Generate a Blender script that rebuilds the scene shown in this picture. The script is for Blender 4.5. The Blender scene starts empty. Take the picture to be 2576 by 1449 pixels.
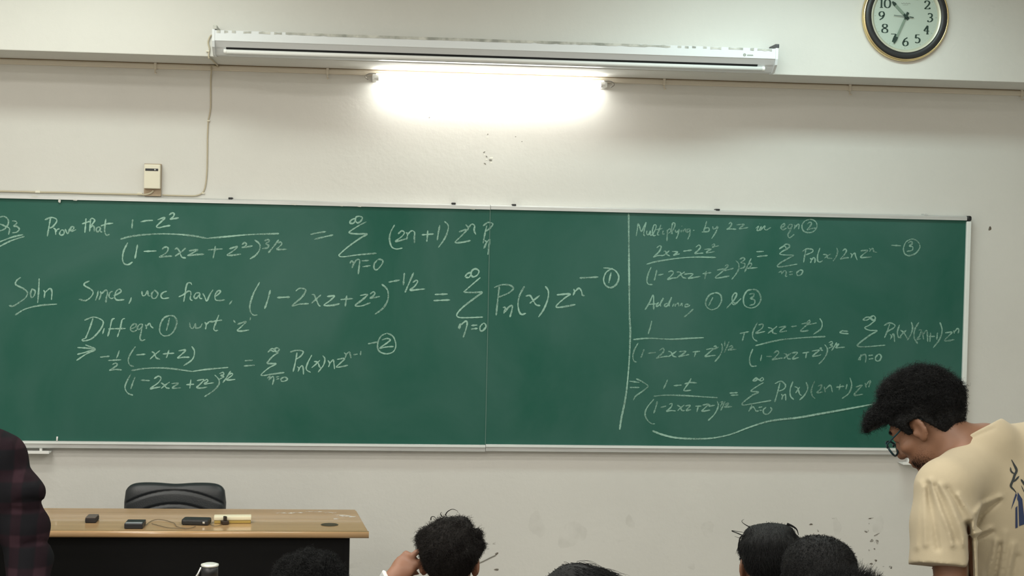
import bpy, bmesh, math, random
import numpy as np
from mathutils import Vector, Matrix
from mathutils.bvhtree import BVHTree

# ------------------------------------------------------------------ camera, world, lights, exposure
IW, IH, FPX = 2576.0, 1449.0, 3960.0
CAM = np.array([-0.62073828, -7.72268756, 2.09347037])
YAW, PITCH, ROLL = 0.09503939, -0.02891128, 0.02125852
def cam_axes():
    cy, sy = math.cos(YAW), math.sin(YAW)
    fwd = np.array([sy*math.cos(PITCH), cy*math.cos(PITCH), math.sin(PITCH)])
    right = np.array([cy, -sy, 0.0]); up = np.cross(right, fwd)
    c, s = math.cos(ROLL), math.sin(ROLL)
    return c*right + s*up, -s*right + c*up, fwd
CR, CU, CF = cam_axes()
scene = bpy.context.scene
COL = scene.collection
cam_data = bpy.data.cameras.new('camera')
cam_data.sensor_fit = 'HORIZONTAL'; cam_data.sensor_width = 36.0
cam_data.lens = 36.0*FPX/IW
cam_data.clip_start = 0.05; cam_data.clip_end = 100
cam = bpy.data.objects.new('camera', cam_data); COL.objects.link(cam)
M = Matrix.Identity(4)
for i in range(3):
    M[i][0] = CR[i]; M[i][1] = CU[i]; M[i][2] = -CF[i]; M[i][3] = CAM[i]
cam.matrix_world = M
scene.camera = cam

world = bpy.data.worlds.new('world'); scene.world = world; world.use_nodes = True
world.node_tree.nodes['Background'].inputs[0].default_value = (0.9, 0.95, 1.0, 1)
world.node_tree.nodes['Background'].inputs[1].default_value = 0.05

scene.view_settings.view_transform = 'Standard'
scene.view_settings.look = 'None'
scene.view_settings.exposure = 0.08
scene.view_settings.gamma = 1.0
scene.view_settings.use_curve_mapping = False

def area_light(name, loc, sx, sy, power, color, target=None):
    l = bpy.data.lights.new(name, 'AREA'); l.shape = 'RECTANGLE'; l.size = sx; l.size_y = sy
    l.energy = power; l.color = color
    o = bpy.data.objects.new(name, l); COL.objects.link(o); o.location = loc
    if target is not None:
        d = Vector(target) - Vector(loc)
        o.rotation_euler = d.to_track_quat('-Z', 'Y').to_euler()
    return o
# the room's own ceiling tubes: two close to the front wall, the rest in rows over the class
TUBE_COL = (0.80, 1.0, 0.96)
area_light('ceiling_tube_front_left', (-1.90, -1.15, 3.52), 1.25, 0.30, 15, (0.91, 1.0, 0.91))
area_light('ceiling_tube_front_right', (1.40, -1.15, 3.52), 1.25, 0.30, 19, TUBE_COL)
for ly, pw in ((-2.3, 17), (-3.6, 26), (-5.2, 36), (-7.0, 42), (-8.6, 36)):
    for lx, kx in ((-2.4, 1.26), (0.6, 0.76)):
        area_light('ceiling_tube_room', (lx, ly, 3.52), 1.25, 0.30, pw*kx, (1.0, 0.97, 0.90))
TUBE_STRENGTH = 36.0

# ------------------------------------------------------------------ pixel helpers (plain unprojection onto real planes)
def ray(px, py):
    d = CF + CR*(px-IW/2)/FPX - CU*(py-IH/2)/FPX
    return d
def on(px, py, axis, val):
    d = ray(px, py); t = (val-CAM[axis])/d[axis]
    return CAM + d*t
def at(px, py, depth):
    return CAM + ray(px, py)*depth

# ------------------------------------------------------------------ materials
def s2l(c):
    return tuple(((v/255.0)/12.92 if v/255.0 <= 0.04045 else ((v/255.0+0.055)/1.055)**2.4) for v in c)
def mat(name, col, rough=0.6, var=0.0, vscale=8.0, bump=0.0, bscale=60.0, metallic=0.0, spec=0.5, col2=None, sss=0.0, stretch=None, sheen=0.0, coat=0.0):
    m = bpy.data.materials.new(name); m.use_nodes = True
    nt = m.node_tree; b = nt.nodes['Principled BSDF']
    b.inputs['Roughness'].default_value = rough; b.inputs['Metallic'].default_value = metallic
    b.inputs['Specular IOR Level'].default_value = spec
    b.inputs['Base Color'].default_value = (*col, 1)
    if sheen: b.inputs['Sheen Weight'].default_value = sheen
    if coat: b.inputs['Coat Weight'].default_value = coat
    if sss:
        b.inputs['Subsurface Weight'].default_value = sss
        b.inputs['Subsurface Radius'].default_value = (0.012, 0.005, 0.003)
    tc = nt.nodes.new('ShaderNodeTexCoord')
    src = tc.outputs['Object']
    if stretch:
        mp = nt.nodes.new('ShaderNodeMapping'); mp.inputs['Scale'].default_value = stretch
        nt.links.new(src, mp.inputs['Vector']); src = mp.outputs['Vector']
    if var > 0 or col2:
        n = nt.nodes.new('ShaderNodeTexNoise'); n.inputs['Scale'].default_value = vscale; n.inputs['Detail'].default_value = 6
        nt.links.new(src, n.inputs['Vector'])
        r = nt.nodes.new('ShaderNodeValToRGB')
        c2 = col2 if col2 else tuple(v*(1-var) for v in col)
        r.color_ramp.elements[0].position = 0.35; r.color_ramp.elements[1].position = 0.65
        r.color_ramp.elements[0].color = (*c2, 1); r.color_ramp.elements[1].color = (*col, 1)
        nt.links.new(n.outputs['Fac'], r.inputs['Fac']); nt.links.new(r.outputs['Color'], b.inputs['Base Color'])
    if bump > 0:
        n2 = nt.nodes.new('ShaderNodeTexNoise'); n2.inputs['Scale'].default_value = bscale; n2.inputs['Detail'].default_value = 4
        nt.links.new(src, n2.inputs['Vector'])
        bp = nt.nodes.new('ShaderNodeBump'); bp.inputs['Strength'].default_value = bump; bp.inputs['Distance'].default_value = 0.01
        nt.links.new(n2.outputs['Fac'], bp.inputs['Height']); nt.links.new(bp.outputs['Normal'], b.inputs['Normal'])
    return m
def emit(name, col, strength):
    m = bpy.data.materials.new(name); m.use_nodes = True; nt = m.node_tree
    nt.nodes.remove(nt.nodes['Principled BSDF'])
    e = nt.nodes.new('ShaderNodeEmission'); e.inputs[0].default_value = (*col, 1); e.inputs[1].default_value = strength
    nt.links.new(e.outputs[0], nt.nodes['Material Output'].inputs[0])
    return m
def chalk_mat(name, col, cover):
    m = mat(name, col, 0.95, spec=0.1)
    nt = m.node_tree; b = nt.nodes['Principled BSDF']
    tc = nt.nodes.new('ShaderNodeTexCoord')
    n = nt.nodes.new('ShaderNodeTexNoise'); n.inputs['Scale'].default_value = 170; n.inputs['Detail'].default_value = 3
    n3 = nt.nodes.new('ShaderNodeTexNoise'); n3.inputs['Scale'].default_value = 9; n3.inputs['Detail'].default_value = 2
    nt.links.new(tc.outputs['Object'], n.inputs['Vector']); nt.links.new(tc.outputs['Object'], n3.inputs['Vector'])
    ad = nt.nodes.new('ShaderNodeMath'); ad.operation = 'ADD'
    nt.links.new(n.outputs['Fac'], ad.inputs[0]); nt.links.new(n3.outputs['Fac'], ad.inputs[1])
    mr = nt.nodes.new('ShaderNodeMapRange'); mr.inputs['From Min'].default_value = 1.10-cover; mr.inputs['From Max'].default_value = 1.76-cover
    nt.links.new(ad.outputs[0], mr.inputs['Value'])
    t = nt.nodes.new('ShaderNodeBsdfTransparent'); mx = nt.nodes.new('ShaderNodeMixShader')
    nt.links.new(mr.outputs['Result'], mx.inputs[0]); nt.links.new(t.outputs[0], mx.inputs[1]); nt.links.new(b.outputs[0], mx.inputs[2])
    nt.links.new(mx.outputs[0], nt.nodes['Material Output'].inputs[0])
    return m
MT = {}
MT['wall'] = mat('wall_paint', (0.69, 0.678, 0.640), 0.75, var=0.05, vscale=1.6, bump=0.12, bscale=35, spec=0.25)
MT['floor'] = mat('floor_terrazzo', (0.34, 0.31, 0.27), 0.4, var=0.25, vscale=60)
MT['ceiling'] = mat('ceiling_paint', (0.74, 0.72, 0.66), 0.9)
MT['pipe'] = mat('conduit_paint', (0.66, 0.60, 0.50), 0.55)
MT['cable'] = mat('cable_sheath', (0.50, 0.44, 0.32), 0.6)
MT['wire'] = mat('wire_brown', (0.17, 0.125, 0.075), 0.6)
MT['alu'] = mat('aluminium_frame', (0.62, 0.63, 0.62), 0.38, metallic=0.35, var=0.12, vscale=14, stretch=(0.3, 4, 4))
MT['alu_light'] = mat('aluminium_lip', (0.80, 0.84, 0.82), 0.35, metallic=0.15)
MT['black_plastic'] = mat('black_plastic', (0.012, 0.013, 0.015), 0.45)
MT['dark_gap'] = mat('slot_black', (0.006, 0.007, 0.008), 0.8)
MT['screen_white'] = mat('screen_housing_white', (0.74, 0.77, 0.79), 0.45)
MT['screen_film'] = mat('torn_film_grey', (0.62, 0.62, 0.57), 0.6, col2=(0.30, 0.31, 0.28), vscale=22)
MT['cream_plastic'] = mat('cream_plastic', (0.74, 0.70, 0.57), 0.5)
MT['brown_base'] = mat('brown_base', (0.36, 0.27, 0.18), 0.6)
MT['wood'] = mat('desk_laminate', (0.52, 0.33, 0.165), 0.17, var=0.16, vscale=5, stretch=(0.35, 6, 6), coat=0.3)
MT['wood_edge'] = mat('desk_edge_lip', (0.50, 0.31, 0.15), 0.28, var=0.2, vscale=5, stretch=(0.35, 6, 6), coat=0.4)
MT['desk_black'] = mat('desk_black_panel', (0.0042, 0.0042, 0.0044), 0.6, spec=0.12)
MT['leather'] = mat('black_leather', (0.018, 0.021, 0.024), 0.42, bump=0.08, bscale=180)
MT['gold'] = mat('gold_rim', (0.78, 0.62, 0.33), 0.22, metallic=0.85)
MT['clock_black'] = mat('clock_black_ring', (0.020, 0.020, 0.021), 0.4)
MT['clock_face'] = mat('clock_face', (0.46, 0.53, 0.46), 0.5)
MT['clock_flange'] = mat('clock_flange', (0.62, 0.62, 0.50), 0.35, metallic=0.3)
MT['ink_green'] = mat('numeral_ink', (0.012, 0.035, 0.024), 0.6)
MT['hand_grey'] = mat('hand_grey', (0.20, 0.27, 0.21), 0.5)
MT['grey_print'] = mat('grey_print', (0.27, 0.30, 0.26), 0.6)
MT['steel'] = mat('steel', (0.62, 0.63, 0.62), 0.25, metallic=0.9)
MT['white_plastic'] = mat('white_plastic', (0.80, 0.80, 0.78), 0.4)
MT['chalk'] = chalk_mat('chalk_bright', (0.33, 0.53, 0.44), 0.62)
MT['chalk_mid'] = chalk_mat('chalk_medium', (0.26, 0.44, 0.36), 0.60)
MT['chalk_faint'] = chalk_mat('chalk_faint', (0.23, 0.40, 0.32), 0.54)
MT['chalk_stick'] = mat('chalk_stick', (0.8, 0.8, 0.77), 0.9)
MT['tube'] = emit('tube_glow', (1.0, 1.0, 0.93), TUBE_STRENGTH)
MT['tube_cap'] = mat('tube_cap_metal', (0.35, 0.33, 0.30), 0.35, metallic=0.6)
MT['skin_a'] = mat('skin_brown', (0.225, 0.112, 0.066), 0.5, var=0.12, vscale=18, sss=0.08)
MT['skin_b'] = mat('skin_warm', (0.29, 0.142, 0.088), 0.5, var=0.12, vscale=18, sss=0.08)
MT['hair'] = mat('hair_black', (0.009, 0.0095, 0.010), 0.60, spec=0.18, bump=0.5, bscale=260)
MT['hair_brown'] = mat('hair_dark_brown', (0.014, 0.012, 0.011), 0.60, spec=0.20, bump=0.5, bscale=260)
MT['tee'] = mat('beige_tee_cotton', (0.425, 0.365, 0.25), 0.85, var=0.05, vscale=10, bump=0.05, bscale=300, sheen=0.1)
MT['tee_print'] = mat('navy_print', (0.015, 0.030, 0.085), 0.7)
MT['tee_print_grey'] = mat('grey_green_print', (0.022, 0.028, 0.030), 0.7)
MT['trouser'] = mat('dark_denim', (0.035, 0.045, 0.07), 0.85, var=0.2, vscale=30)
MT['shoe'] = mat('shoe_rubber', (0.05, 0.05, 0.05), 0.6)
MT['frame_teal'] = mat('spectacle_frame', (0.006, 0.035, 0.045), 0.3)
MT['frame_brown'] = mat('spectacle_frame_brown', (0.06, 0.035, 0.015), 0.3)
MT['bench'] = mat('bench_wood', (0.30, 0.19, 0.10), 0.5, var=0.3, vscale=6, stretch=(0.4, 6, 6))
MT['iron'] = mat('painted_iron', (0.06, 0.06, 0.065), 0.5)
MT['eye'] = mat('eye_white', (0.7, 0.68, 0.64), 0.2)
def board_mat():
    m = mat('board_green', (0.026, 0.115, 0.078), 0.62, spec=0.22)
    nt = m.node_tree; b = nt.nodes['Principled BSDF']
    tc = nt.nodes.new('ShaderNodeTexCoord'); mp = nt.nodes.new('ShaderNodeMapping')
    mp.inputs['Scale'].default_value = (1.0, 1.0, 0.75); mp.inputs['Rotation'].default_value = (0, 0.5, 0)
    nt.links.new(tc.outputs['Object'], mp.inputs['Vector'])
    n = nt.nodes.new('ShaderNodeTexNoise'); n.inputs['Scale'].default_value = 1.5; n.inputs['Detail'].default_value = 7; n.inputs['Roughness'].default_value = 0.55
    n.inputs['Distortion'].default_value = 0.6
    nt.links.new(mp.outputs['Vector'], n.inputs['Vector'])
    r = nt.nodes.new('ShaderNodeValToRGB')
    r.color_ramp.elements[0].position = 0.34; r.color_ramp.elements[1].position = 0.68
    r.color_ramp.elements[0].color = (0.0145, 0.099, 0.070, 1); r.color_ramp.elements[1].color = (0.046, 0.132, 0.108, 1)
    nt.links.new(n.outputs['Fac'], r.inputs['Fac']); nt.links.new(r.outputs['Color'], b.inputs['Base Color'])
    return m
MT['board'] = board_mat()
def glass_mat():
    m = bpy.data.materials.new('lens_glass'); m.use_nodes = True; nt = m.node_tree
    nt.nodes.remove(nt.nodes['Principled BSDF'])
    t = nt.nodes.new('ShaderNodeBsdfTransparent'); t.inputs[0].default_value = (0.94, 0.97, 0.95, 1)
    g = nt.nodes.new('ShaderNodeBsdfGlossy'); g.inputs['Roughness'].default_value = 0.05
    mx = nt.nodes.new('ShaderNodeMixShader'); fr = nt.nodes.new('ShaderNodeFresnel'); fr.inputs[0].default_value = 1.3
    nt.links.new(fr.outputs[0], mx.inputs[0]); nt.links.new(t.outputs[0], mx.inputs[1]); nt.links.new(g.outputs[0], mx.inputs[2])
    nt.links.new(mx.outputs[0], nt.nodes['Material Output'].inputs[0])
    return m
MT['lens'] = glass_mat()
def plaid_mat():
    m = mat('plaid_maroon', (0.02, 0.008, 0.010), 0.9, spec=0.15)
    nt = m.node_tree; b = nt.nodes['Principled BSDF']
    tc = nt.nodes.new('ShaderNodeTexCoord'); sp = nt.nodes.new('ShaderNodeSeparateXYZ')
    nt.links.new(tc.outputs['Object'], sp.inputs[0])
    def band(out, freq, lo, hi):
        a = nt.nodes.new('ShaderNodeMath'); a.operation = 'MULTIPLY'; a.inputs[1].default_value = freq; nt.links.new(out, a.inputs[0])
        s = nt.nodes.new('ShaderNodeMath'); s.operation = 'SINE'; nt.links.new(a.outputs[0], s.inputs[0])
        mr = nt.nodes.new('ShaderNodeMapRange'); mr.inputs['From Min'].default_value = lo; mr.inputs['From Max'].default_value = hi
        nt.links.new(s.outputs[0], mr.inputs['Value']); return mr.outputs['Result']
    bx = band(sp.outputs['X'], 75, 0.1, 0.5); bz = band(sp.outputs['Z'], 60, 0.2, 0.6)
    ad = nt.nodes.new('ShaderNodeMath'); ad.operation = 'ADD'; nt.links.new(bx, ad.inputs[0]); nt.links.new(bz, ad.inputs[1])
    dv = nt.nodes.new('ShaderNodeMath'); dv.operation = 'MULTIPLY'; dv.inputs[1].default_value = 0.5; nt.links.new(ad.outputs[0], dv.inputs[0])
    r = nt.nodes.new('ShaderNodeValToRGB')
    r.color_ramp.elements[0].color = (0.006, 0.006, 0.008, 1); r.color_ramp.elements[1].color = (0.026, 0.012, 0.017, 1)
    e = r.color_ramp.elements.new(0.5); e.color = (0.012, 0.006, 0.009, 1)
    nt.links.new(dv.outputs[0], r.inputs['Fac']); nt.links.new(r.outputs['Color'], b.inputs['Base Color'])
    return m
MT['plaid'] = plaid_mat()

# ------------------------------------------------------------------ object helpers
def tag(o, label=None, cat=None, group=None, kind=None):
    if label: o['label'] = label
    if cat: o['category'] = cat
    if group: o['group'] = group
    if kind: o['kind'] = kind
    return o
def empty(name, loc, label, cat, group=None):
    o = bpy.data.objects.new(name, None); COL.objects.link(o); o.location = loc; o.empty_display_size = 0.05
    return tag(o, label, cat, group)
def link(name, me, m, parent=None, smooth=False):
    """world-space mesh -> object whose origin sits at the parent's origin (or own bottom centre)"""
    o = bpy.data.objects.new(name, me); COL.objects.link(o)
    if m is not None and len(me.materials) == 0: me.materials.append(m)
    if smooth: me.polygons.foreach_set('use_smooth', [True]*len(me.polygons))
    if parent is not None:
        org = Vector(parent.location) if parent.parent is None else Vector(parent['_org'])
        me.transform(Matrix.Translation(-org)); o.parent = parent
        o['_org'] = tuple(org)
    else:
        v = [w.co for w in me.vertices]
        c = Vector(((min(p.x for p in v)+max(p.x for p in v))/2, (min(p.y for p in v)+max(p.y for p in v))/2, min(p.z for p in v)))
        me.transform(Matrix.Translation(-c)); o.location = c
        o['_org'] = tuple(c)
    return o
def bm_obj(name, bm, m, parent=None, smooth=False):
    me = bpy.data.meshes.new(name)
    bmesh.ops.recalc_face_normals(bm, faces=bm.faces[:])
    bm.to_mesh(me); bm.free()
    return link(name, me, m, parent, smooth)
def box(bm, lo, hi, bevel=0.0, mtx=None, seg=2):
    r = bmesh.ops.create_cube(bm, size=1.0)
    vs = r['verts']
    for v in vs:
        v.co = Vector((lo[0]+(v.co.x+0.5)*(hi[0]-lo[0]), lo[1]+(v.co.y+0.5)*(hi[1]-lo[1]), lo[2]+(v.co.z+0.5)*(hi[2]-lo[2])))
    if bevel > 0:
        es = list({e for v in vs for e in v.link_edges})
        rb = bmesh.ops.bevel(bm, geom=es, offset=bevel, segments=seg, affect='EDGES', profile=0.6)
        vs = list({v for f in rb['faces'] for v in f.verts} | {v for v in vs if v.is_valid})
    if mtx is not None:
        bmesh.ops.transform(bm, matrix=mtx, verts=vs)
    return vs
def box_obj(name, lo, hi, m, parent=None, bevel=0.0, mtx=None):
    bm = bmesh.new(); box(bm, lo, hi, bevel, mtx)
    return bm_obj(name, bm, m, parent)
def catmull(pts, step):
    pts = [np.asarray(p, float) for p in pts]
    if len(pts) < 3:
        a, b = pts[0], pts[-1]; n = max(2, int(np.linalg.norm(b-a)/step)+1)
        return [a+(b-a)*i/(n-1) for i in range(n)]
    P = [2*pts[0]-pts[1]] + pts + [2*pts[-1]-pts[-2]]
    out = []
    for i in range(1, len(P)-2):
        p0, p1, p2, p3 = P[i-1], P[i], P[i+1], P[i+2]
        n = max(2, int(np.linalg.norm(p2-p1)/step)+1)
        for j in range(n):
            t = j/n
            out.append(0.5*((2*p1)+(-p0+p2)*t+(2*p0-5*p1+4*p2-p3)*t*t+(-p0+3*p1-3*p2+p3)*t**3))
    out.append(pts[-1])
    return out
def tube(bm, pts, r, n=8, cap=True, radii=None):
    pts = [Vector(p) for p in pts]
    rings = []; prev = None
    for i, p in enumerate(pts):
        t = (pts[min(i+1, len(pts)-1)]-pts[max(i-1, 0)])
        if t.length < 1e-9: t = Vector((0, 0, 1))
        t.normalize()
        if prev is None:
            a = Vector((0, 0, 1)) if abs(t.z) < 0.9 else Vector((1, 0, 0))
            u = t.cross(a).normalized()
        else:
            u = (prev - t*prev.dot(t)).normalized()
        prev = u; w = t.cross(u)
        rr = radii[i] if radii is not None else r
        rings.append([bm.verts.new(p+u*math.cos(2*math.pi*k/n)*rr+w*math.sin(2*math.pi*k/n)*rr) for k in range(n)])
    for a, b in zip(rings[:-1], rings[1:]):
        for k in range(n):
            bm.faces.new((a[k], a[(k+1) % n], b[(k+1) % n], b[k]))
    if cap:
        bm.faces.new(rings[0][::-1]); bm.faces.new(rings[-1])
def tube_obj(name, pts, r, m, parent=None, n=8, smooth=True, step=None):
    bm = bmesh.new(); tube(bm, catmull(pts, step) if step else pts, r, n)
    return bm_obj(name, bm, m, parent, smooth)
def lathe(bm, profile, centre, axis='Y', n=64, mtx=None):
    """profile: list of (radius, height along axis). axis Y points to the room (-Y) for wall things, Z up for bottles."""
    rings = []
    for r, h in profile:
        ring = []
        for k in range(n):
            a = 2*math.pi*k/n
            if axis == 'Y': p = Vector((centre[0]+r*math.cos(a), centre[1]-h, centre[2]+r*math.sin(a)))
            else: p = Vector((centre[0]+r*math.cos(a), centre[1]+r*math.sin(a), centre[2]+h))
            ring.append(bm.verts.new(mtx @ p if mtx else p))
        rings.append(ring)
    for a, b in zip(rings[:-1], rings[1:]):
        for k in range(n): bm.faces.new((a[k], a[(k+1) % n], b[(k+1) % n], b[k]))
    for ring, flip in ((rings[0], True), (rings[-1], False)):
        if (ring[0].co-ring[n//2].co).length > 1e-5: bm.faces.new(ring[::-1] if flip else ring)
def lathe_obj(name, profile, centre, m, parent=None, axis='Y', n=64, smooth=True):
    bm = bmesh.new(); lathe(bm, profile, centre, axis, n)
    bmesh.ops.remove_doubles(bm, verts=bm.verts[:], dist=1e-6)
    o = bm_obj(name, bm, m, parent)
    me = o.data
    if smooth:
        me.polygons.foreach_set('use_smooth', [len(p.vertices) == 4 for p in me.polygons])
    return o
def prism_x(bm, prof, x0, x1):
    """closed (y,z) profile extruded along x"""
    a = [bm.verts.new((x0, y, z)) for y, z in prof]; b = [bm.verts.new((x1, y, z)) for y, z in prof]
    n = len(prof)
    for k in range(n): bm.faces.new((a[k], a[(k+1) % n], b[(k+1) % n], b[k]))
    bm.faces.new(a[::-1]); bm.faces.new(b)
def ribbon(bm, pts, width, to3d, thick, wfun=None):
    """flat stroke through 2-D points, given real thickness; to3d(p, lift) -> world point"""
    pts = [np.asarray(p, float) for p in pts]
    L, Rr = [], []
    for i, p in enumerate(pts):
        t = pts[min(i+1, len(pts)-1)]-pts[max(i-1, 0)]
        t = t/(np.linalg.norm(t)+1e-9); nrm = np.array([-t[1], t[0]])
        w = width if wfun is None else wfun(i/(max(1, len(pts)-1)), t, width)
        L.append(p+nrm*w/2); Rr.append(p-nrm*w/2)
    v = [[bm.verts.new(to3d(a, thick)), bm.verts.new(to3d(b, thick)), bm.verts.new(to3d(a, 0)), bm.verts.new(to3d(b, 0))] for a, b in zip(L, Rr)]
    for a, b in zip(v[:-1], v[1:]):
        bm.faces.new((a[0], b[0], b[1], a[1])); bm.faces.new((a[2], b[2], b[0], a[0])); bm.faces.new((a[1], b[1], b[3], a[3]))
def structure(name, bm, m, parent=None):
    return tag(bm_obj(name, bm, m, parent), kind='structure')
# ------------------------------------------------------------------ the room shell
WY = 0.035          # front wall plane (the board's writing face is y = 0)
BEAM_Y, SOFFIT_Z, CEIL_Z = -0.325, 2.922, 3.60
X0, X1, Y1 = -3.7, 3.5, -9.6
STEP1, STEP2 = 0.08, 0.16      # the seating floor rises row by row
bm = bmesh.new()
box(bm, (X0, -3.32, -0.2), (X1, WY, 0.0)); box(bm, (X0, -4.12, -0.2), (X1, -3.32, STEP1)); box(bm, (X0, Y1, -0.2), (X1, -4.12, STEP2))
structure('floor', bm, MT['floor'])
bm = bmesh.new(); box(bm, (-3.3, -1.75, 0.0), (3.1, WY, 0.15), 0.01); structure('trim_1', bm, MT['floor'])['label'] = 'low platform along the front wall'
bm = bmesh.new(); box(bm, (X0, WY, -0.2), (X1, WY+0.2, CEIL_Z)); wall_front = structure('wall_front', bm, MT['wall'])
bm = bmesh.new(); box(bm, (X0, BEAM_Y, SOFFIT_Z), (X1, WY, CEIL_Z), 0.004); beam = structure('trim_2', bm, MT['wall']); beam['label'] = 'cream beam jutting out above the board'
bm = bmesh.new(); box(bm, (X0-0.2, Y1, -0.2), (X0, WY+0.2, CEIL_Z)); structure('wall_left', bm, MT['wall'])
bm = bmesh.new(); box(bm, (X1, Y1, -0.2), (X1+0.2, WY+0.2, CEIL_Z)); structure('wall_right', bm, MT['wall'])
bm = bmesh.new(); box(bm, (X0-0.2, Y1-0.2, -0.2), (X1+0.2, Y1, CEIL_Z)); structure('wall_back', bm, MT['wall'])
bm = bmesh.new(); box(bm, (X0-0.2, Y1-0.2, CEIL_Z), (X1+0.2, WY+0.2, CEIL_Z+0.2)); structure('ceiling', bm, MT['ceiling'])

# scuffs, chips and smudges on the wall (thin paint-depth marks)
def wall_marks(name, spots, m, seed=1):
    rnd = random.Random(seed); bm = bmesh.new()
    for (px, py, w, h, rot) in spots:
        c = on(px, py, 1, WY); n = 26; vs = []; ph = rnd.random()*6; ph3 = rnd.random()*6
        for k in range(n):
            a = 2*math.pi*k/n; rr = 1+.16*math.sin(2*a+ph)+.13*math.sin(3*a+ph3)+.06*math.sin(7*a+ph)
            dx, dz = w/990.0*rr*math.cos(a), h/990.0*rr*math.sin(a)
            vs.append(bm.verts.new((c[0]+dx*math.cos(rot)-dz*math.sin(rot), WY-0.0010-0.00004*(len(bm.verts) % 7), c[2]+dx*math.sin(rot)+dz*math.cos(rot))))
        bm.faces.new(vs)
    return bm_obj(name, bm, m, wall_front)
def smudge_mat(name, col, alpha, sc=55):
    m = mat(name, col, 0.9, spec=0.1); nt = m.node_tree; b = nt.nodes['Principled BSDF']
    tc = nt.nodes.new('ShaderNodeTexCoord'); n = nt.nodes.new('ShaderNodeTexNoise'); n.inputs['Scale'].default_value = sc; n.inputs['Detail'].default_value = 5
    nt.links.new(tc.outputs['Object'], n.inputs['Vector'])
    mr = nt.nodes.new('ShaderNodeMapRange'); mr.inputs['From Min'].default_value = 0.38; mr.inputs['From Max'].default_value = 0.66; mr.inputs['To Max'].default_value = alpha
    nt.links.new(n.outputs['Fac'], mr.inputs['Value'])
    t = nt.nodes.new('ShaderNodeBsdfTransparent'); mx = nt.nodes.new('ShaderNodeMixShader')
    nt.links.new(mr.outputs['Result'], mx.inputs[0]); nt.links.new(t.outputs[0], mx.inputs[1]); nt.links.new(b.outputs[0], mx.inputs[2])
    nt.links.new(mx.outputs[0], nt.nodes['Material Output'].inputs[0]); return m
MT['scuff'] = smudge_mat('scuff_dark', (0.14, 0.11, 0.08), 0.85)
MT['smear'] = smudge_mat('smear_grey', (0.38, 0.36, 0.31), 0.08, 14)
MT['chip'] = mat('chip_grey', (0.22, 0.21, 0.18), 0.9)
MT['chip_light'] = mat('chip_light', (0.85, 0.84, 0.76), 0.9)
wall_marks('scuff_mark', [(2040, 1319, 9, 5, .1), (2056, 1334, 9, 4, -.6), (2180, 1336, 12, 7, .4), (2190, 1304, 16, 3, .1), (2205, 1345, 14, 4, .5), (2193, 1360, 9, 7, 0), (2205, 1364, 14, 10, -.3),
    (2186, 1384, 5, 4, 0), (2200, 1381, 5, 4, 0), (2192, 1418, 8, 5, .2), (2203, 1410, 7, 5, 0), (2240, 1427, 11, 6, -.5), (2222, 1425, 4, 3, 0), (2198, 1442, 7, 5, 0), (2186, 1317, 4, 3, 0),
    (2096, 1304, 9, 3, 0), (1245, 1367, 9, 6, .3), (1249, 1433, 11, 6, .2), (1230, 1440, 12, 3, .5), (1249, 1393, 8, 6, .4), (2490, 575, 8, 10, 0)], MT['scuff'], 3)
wall_marks('smear_mark', [(1585, 1313, 22, 32, .3), (1780, 1330, 36, 34, 0), (1740, 1425, 20, 14, .3), (1440, 1345, 70, 60, .2), (2210, 1322, 30, 40, 0), (1540, 1362, 60, 8, 0), (2105, 1325, 20, 45, 0), (1350, 1320, 40, 60, 0), (900, 1420, 60, 12, .2)], MT['smear'], 5)
wall_marks('paint_chip', [(1218, 383, 5, 3, .6), (1234, 403, 9, 3.4, 0), (1224, 394, 5, 3, -.5), (1227, 338, 3, 3.5, 0), (1220, 412, 6, 3, -.7), (1297, 344, 3, 2, 0), (1313, 356, 3, 2, .4), (1080, 296, 3, 2, .3)], MT['chip'], 7)
wall_marks('paint_chip', [(1226, 345, 5, 3, 0), (1236, 397, 8, 4, 0), (1224, 401, 5, 3, 0), (1219, 389, 4, 2, 0), (1236, 409, 6, 3, 0)], MT['chip_light'], 8)
bm = bmesh.new()
sc = catmull([on(px, py, 1, WY)[[0, 2]] for px, py in ((1202, 1418), (1216, 1412), (1232, 1404), (1247, 1397))], 0.004)
ribbon(bm, sc, 0.006, lambda p, l: (p[0], WY-0.0012-l, p[1]), 0.0004)
bm_obj('scratch_mark', bm, MT['chip'], wall_front)
# two faint marks on the beam left of the clock
bm = bmesh.new()
for px, py, w, h in ((2143, 135, .005, .004), (2140, 154, .006, .005), (2146, 158, .004, .003)):
    c = on(px, py, 1, BEAM_Y); vs = [bm.verts.new((c[0]+w*math.cos(a), BEAM_Y-.0008, c[2]+h*math.sin(a)*(1+.3*math.cos(2*a)))) for a in np.linspace(0, 2*math.pi, 9)[:-1]]
    bm.faces.new(vs)
bm_obj('scuff_mark', bm, MT['smear'], beam)

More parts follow.
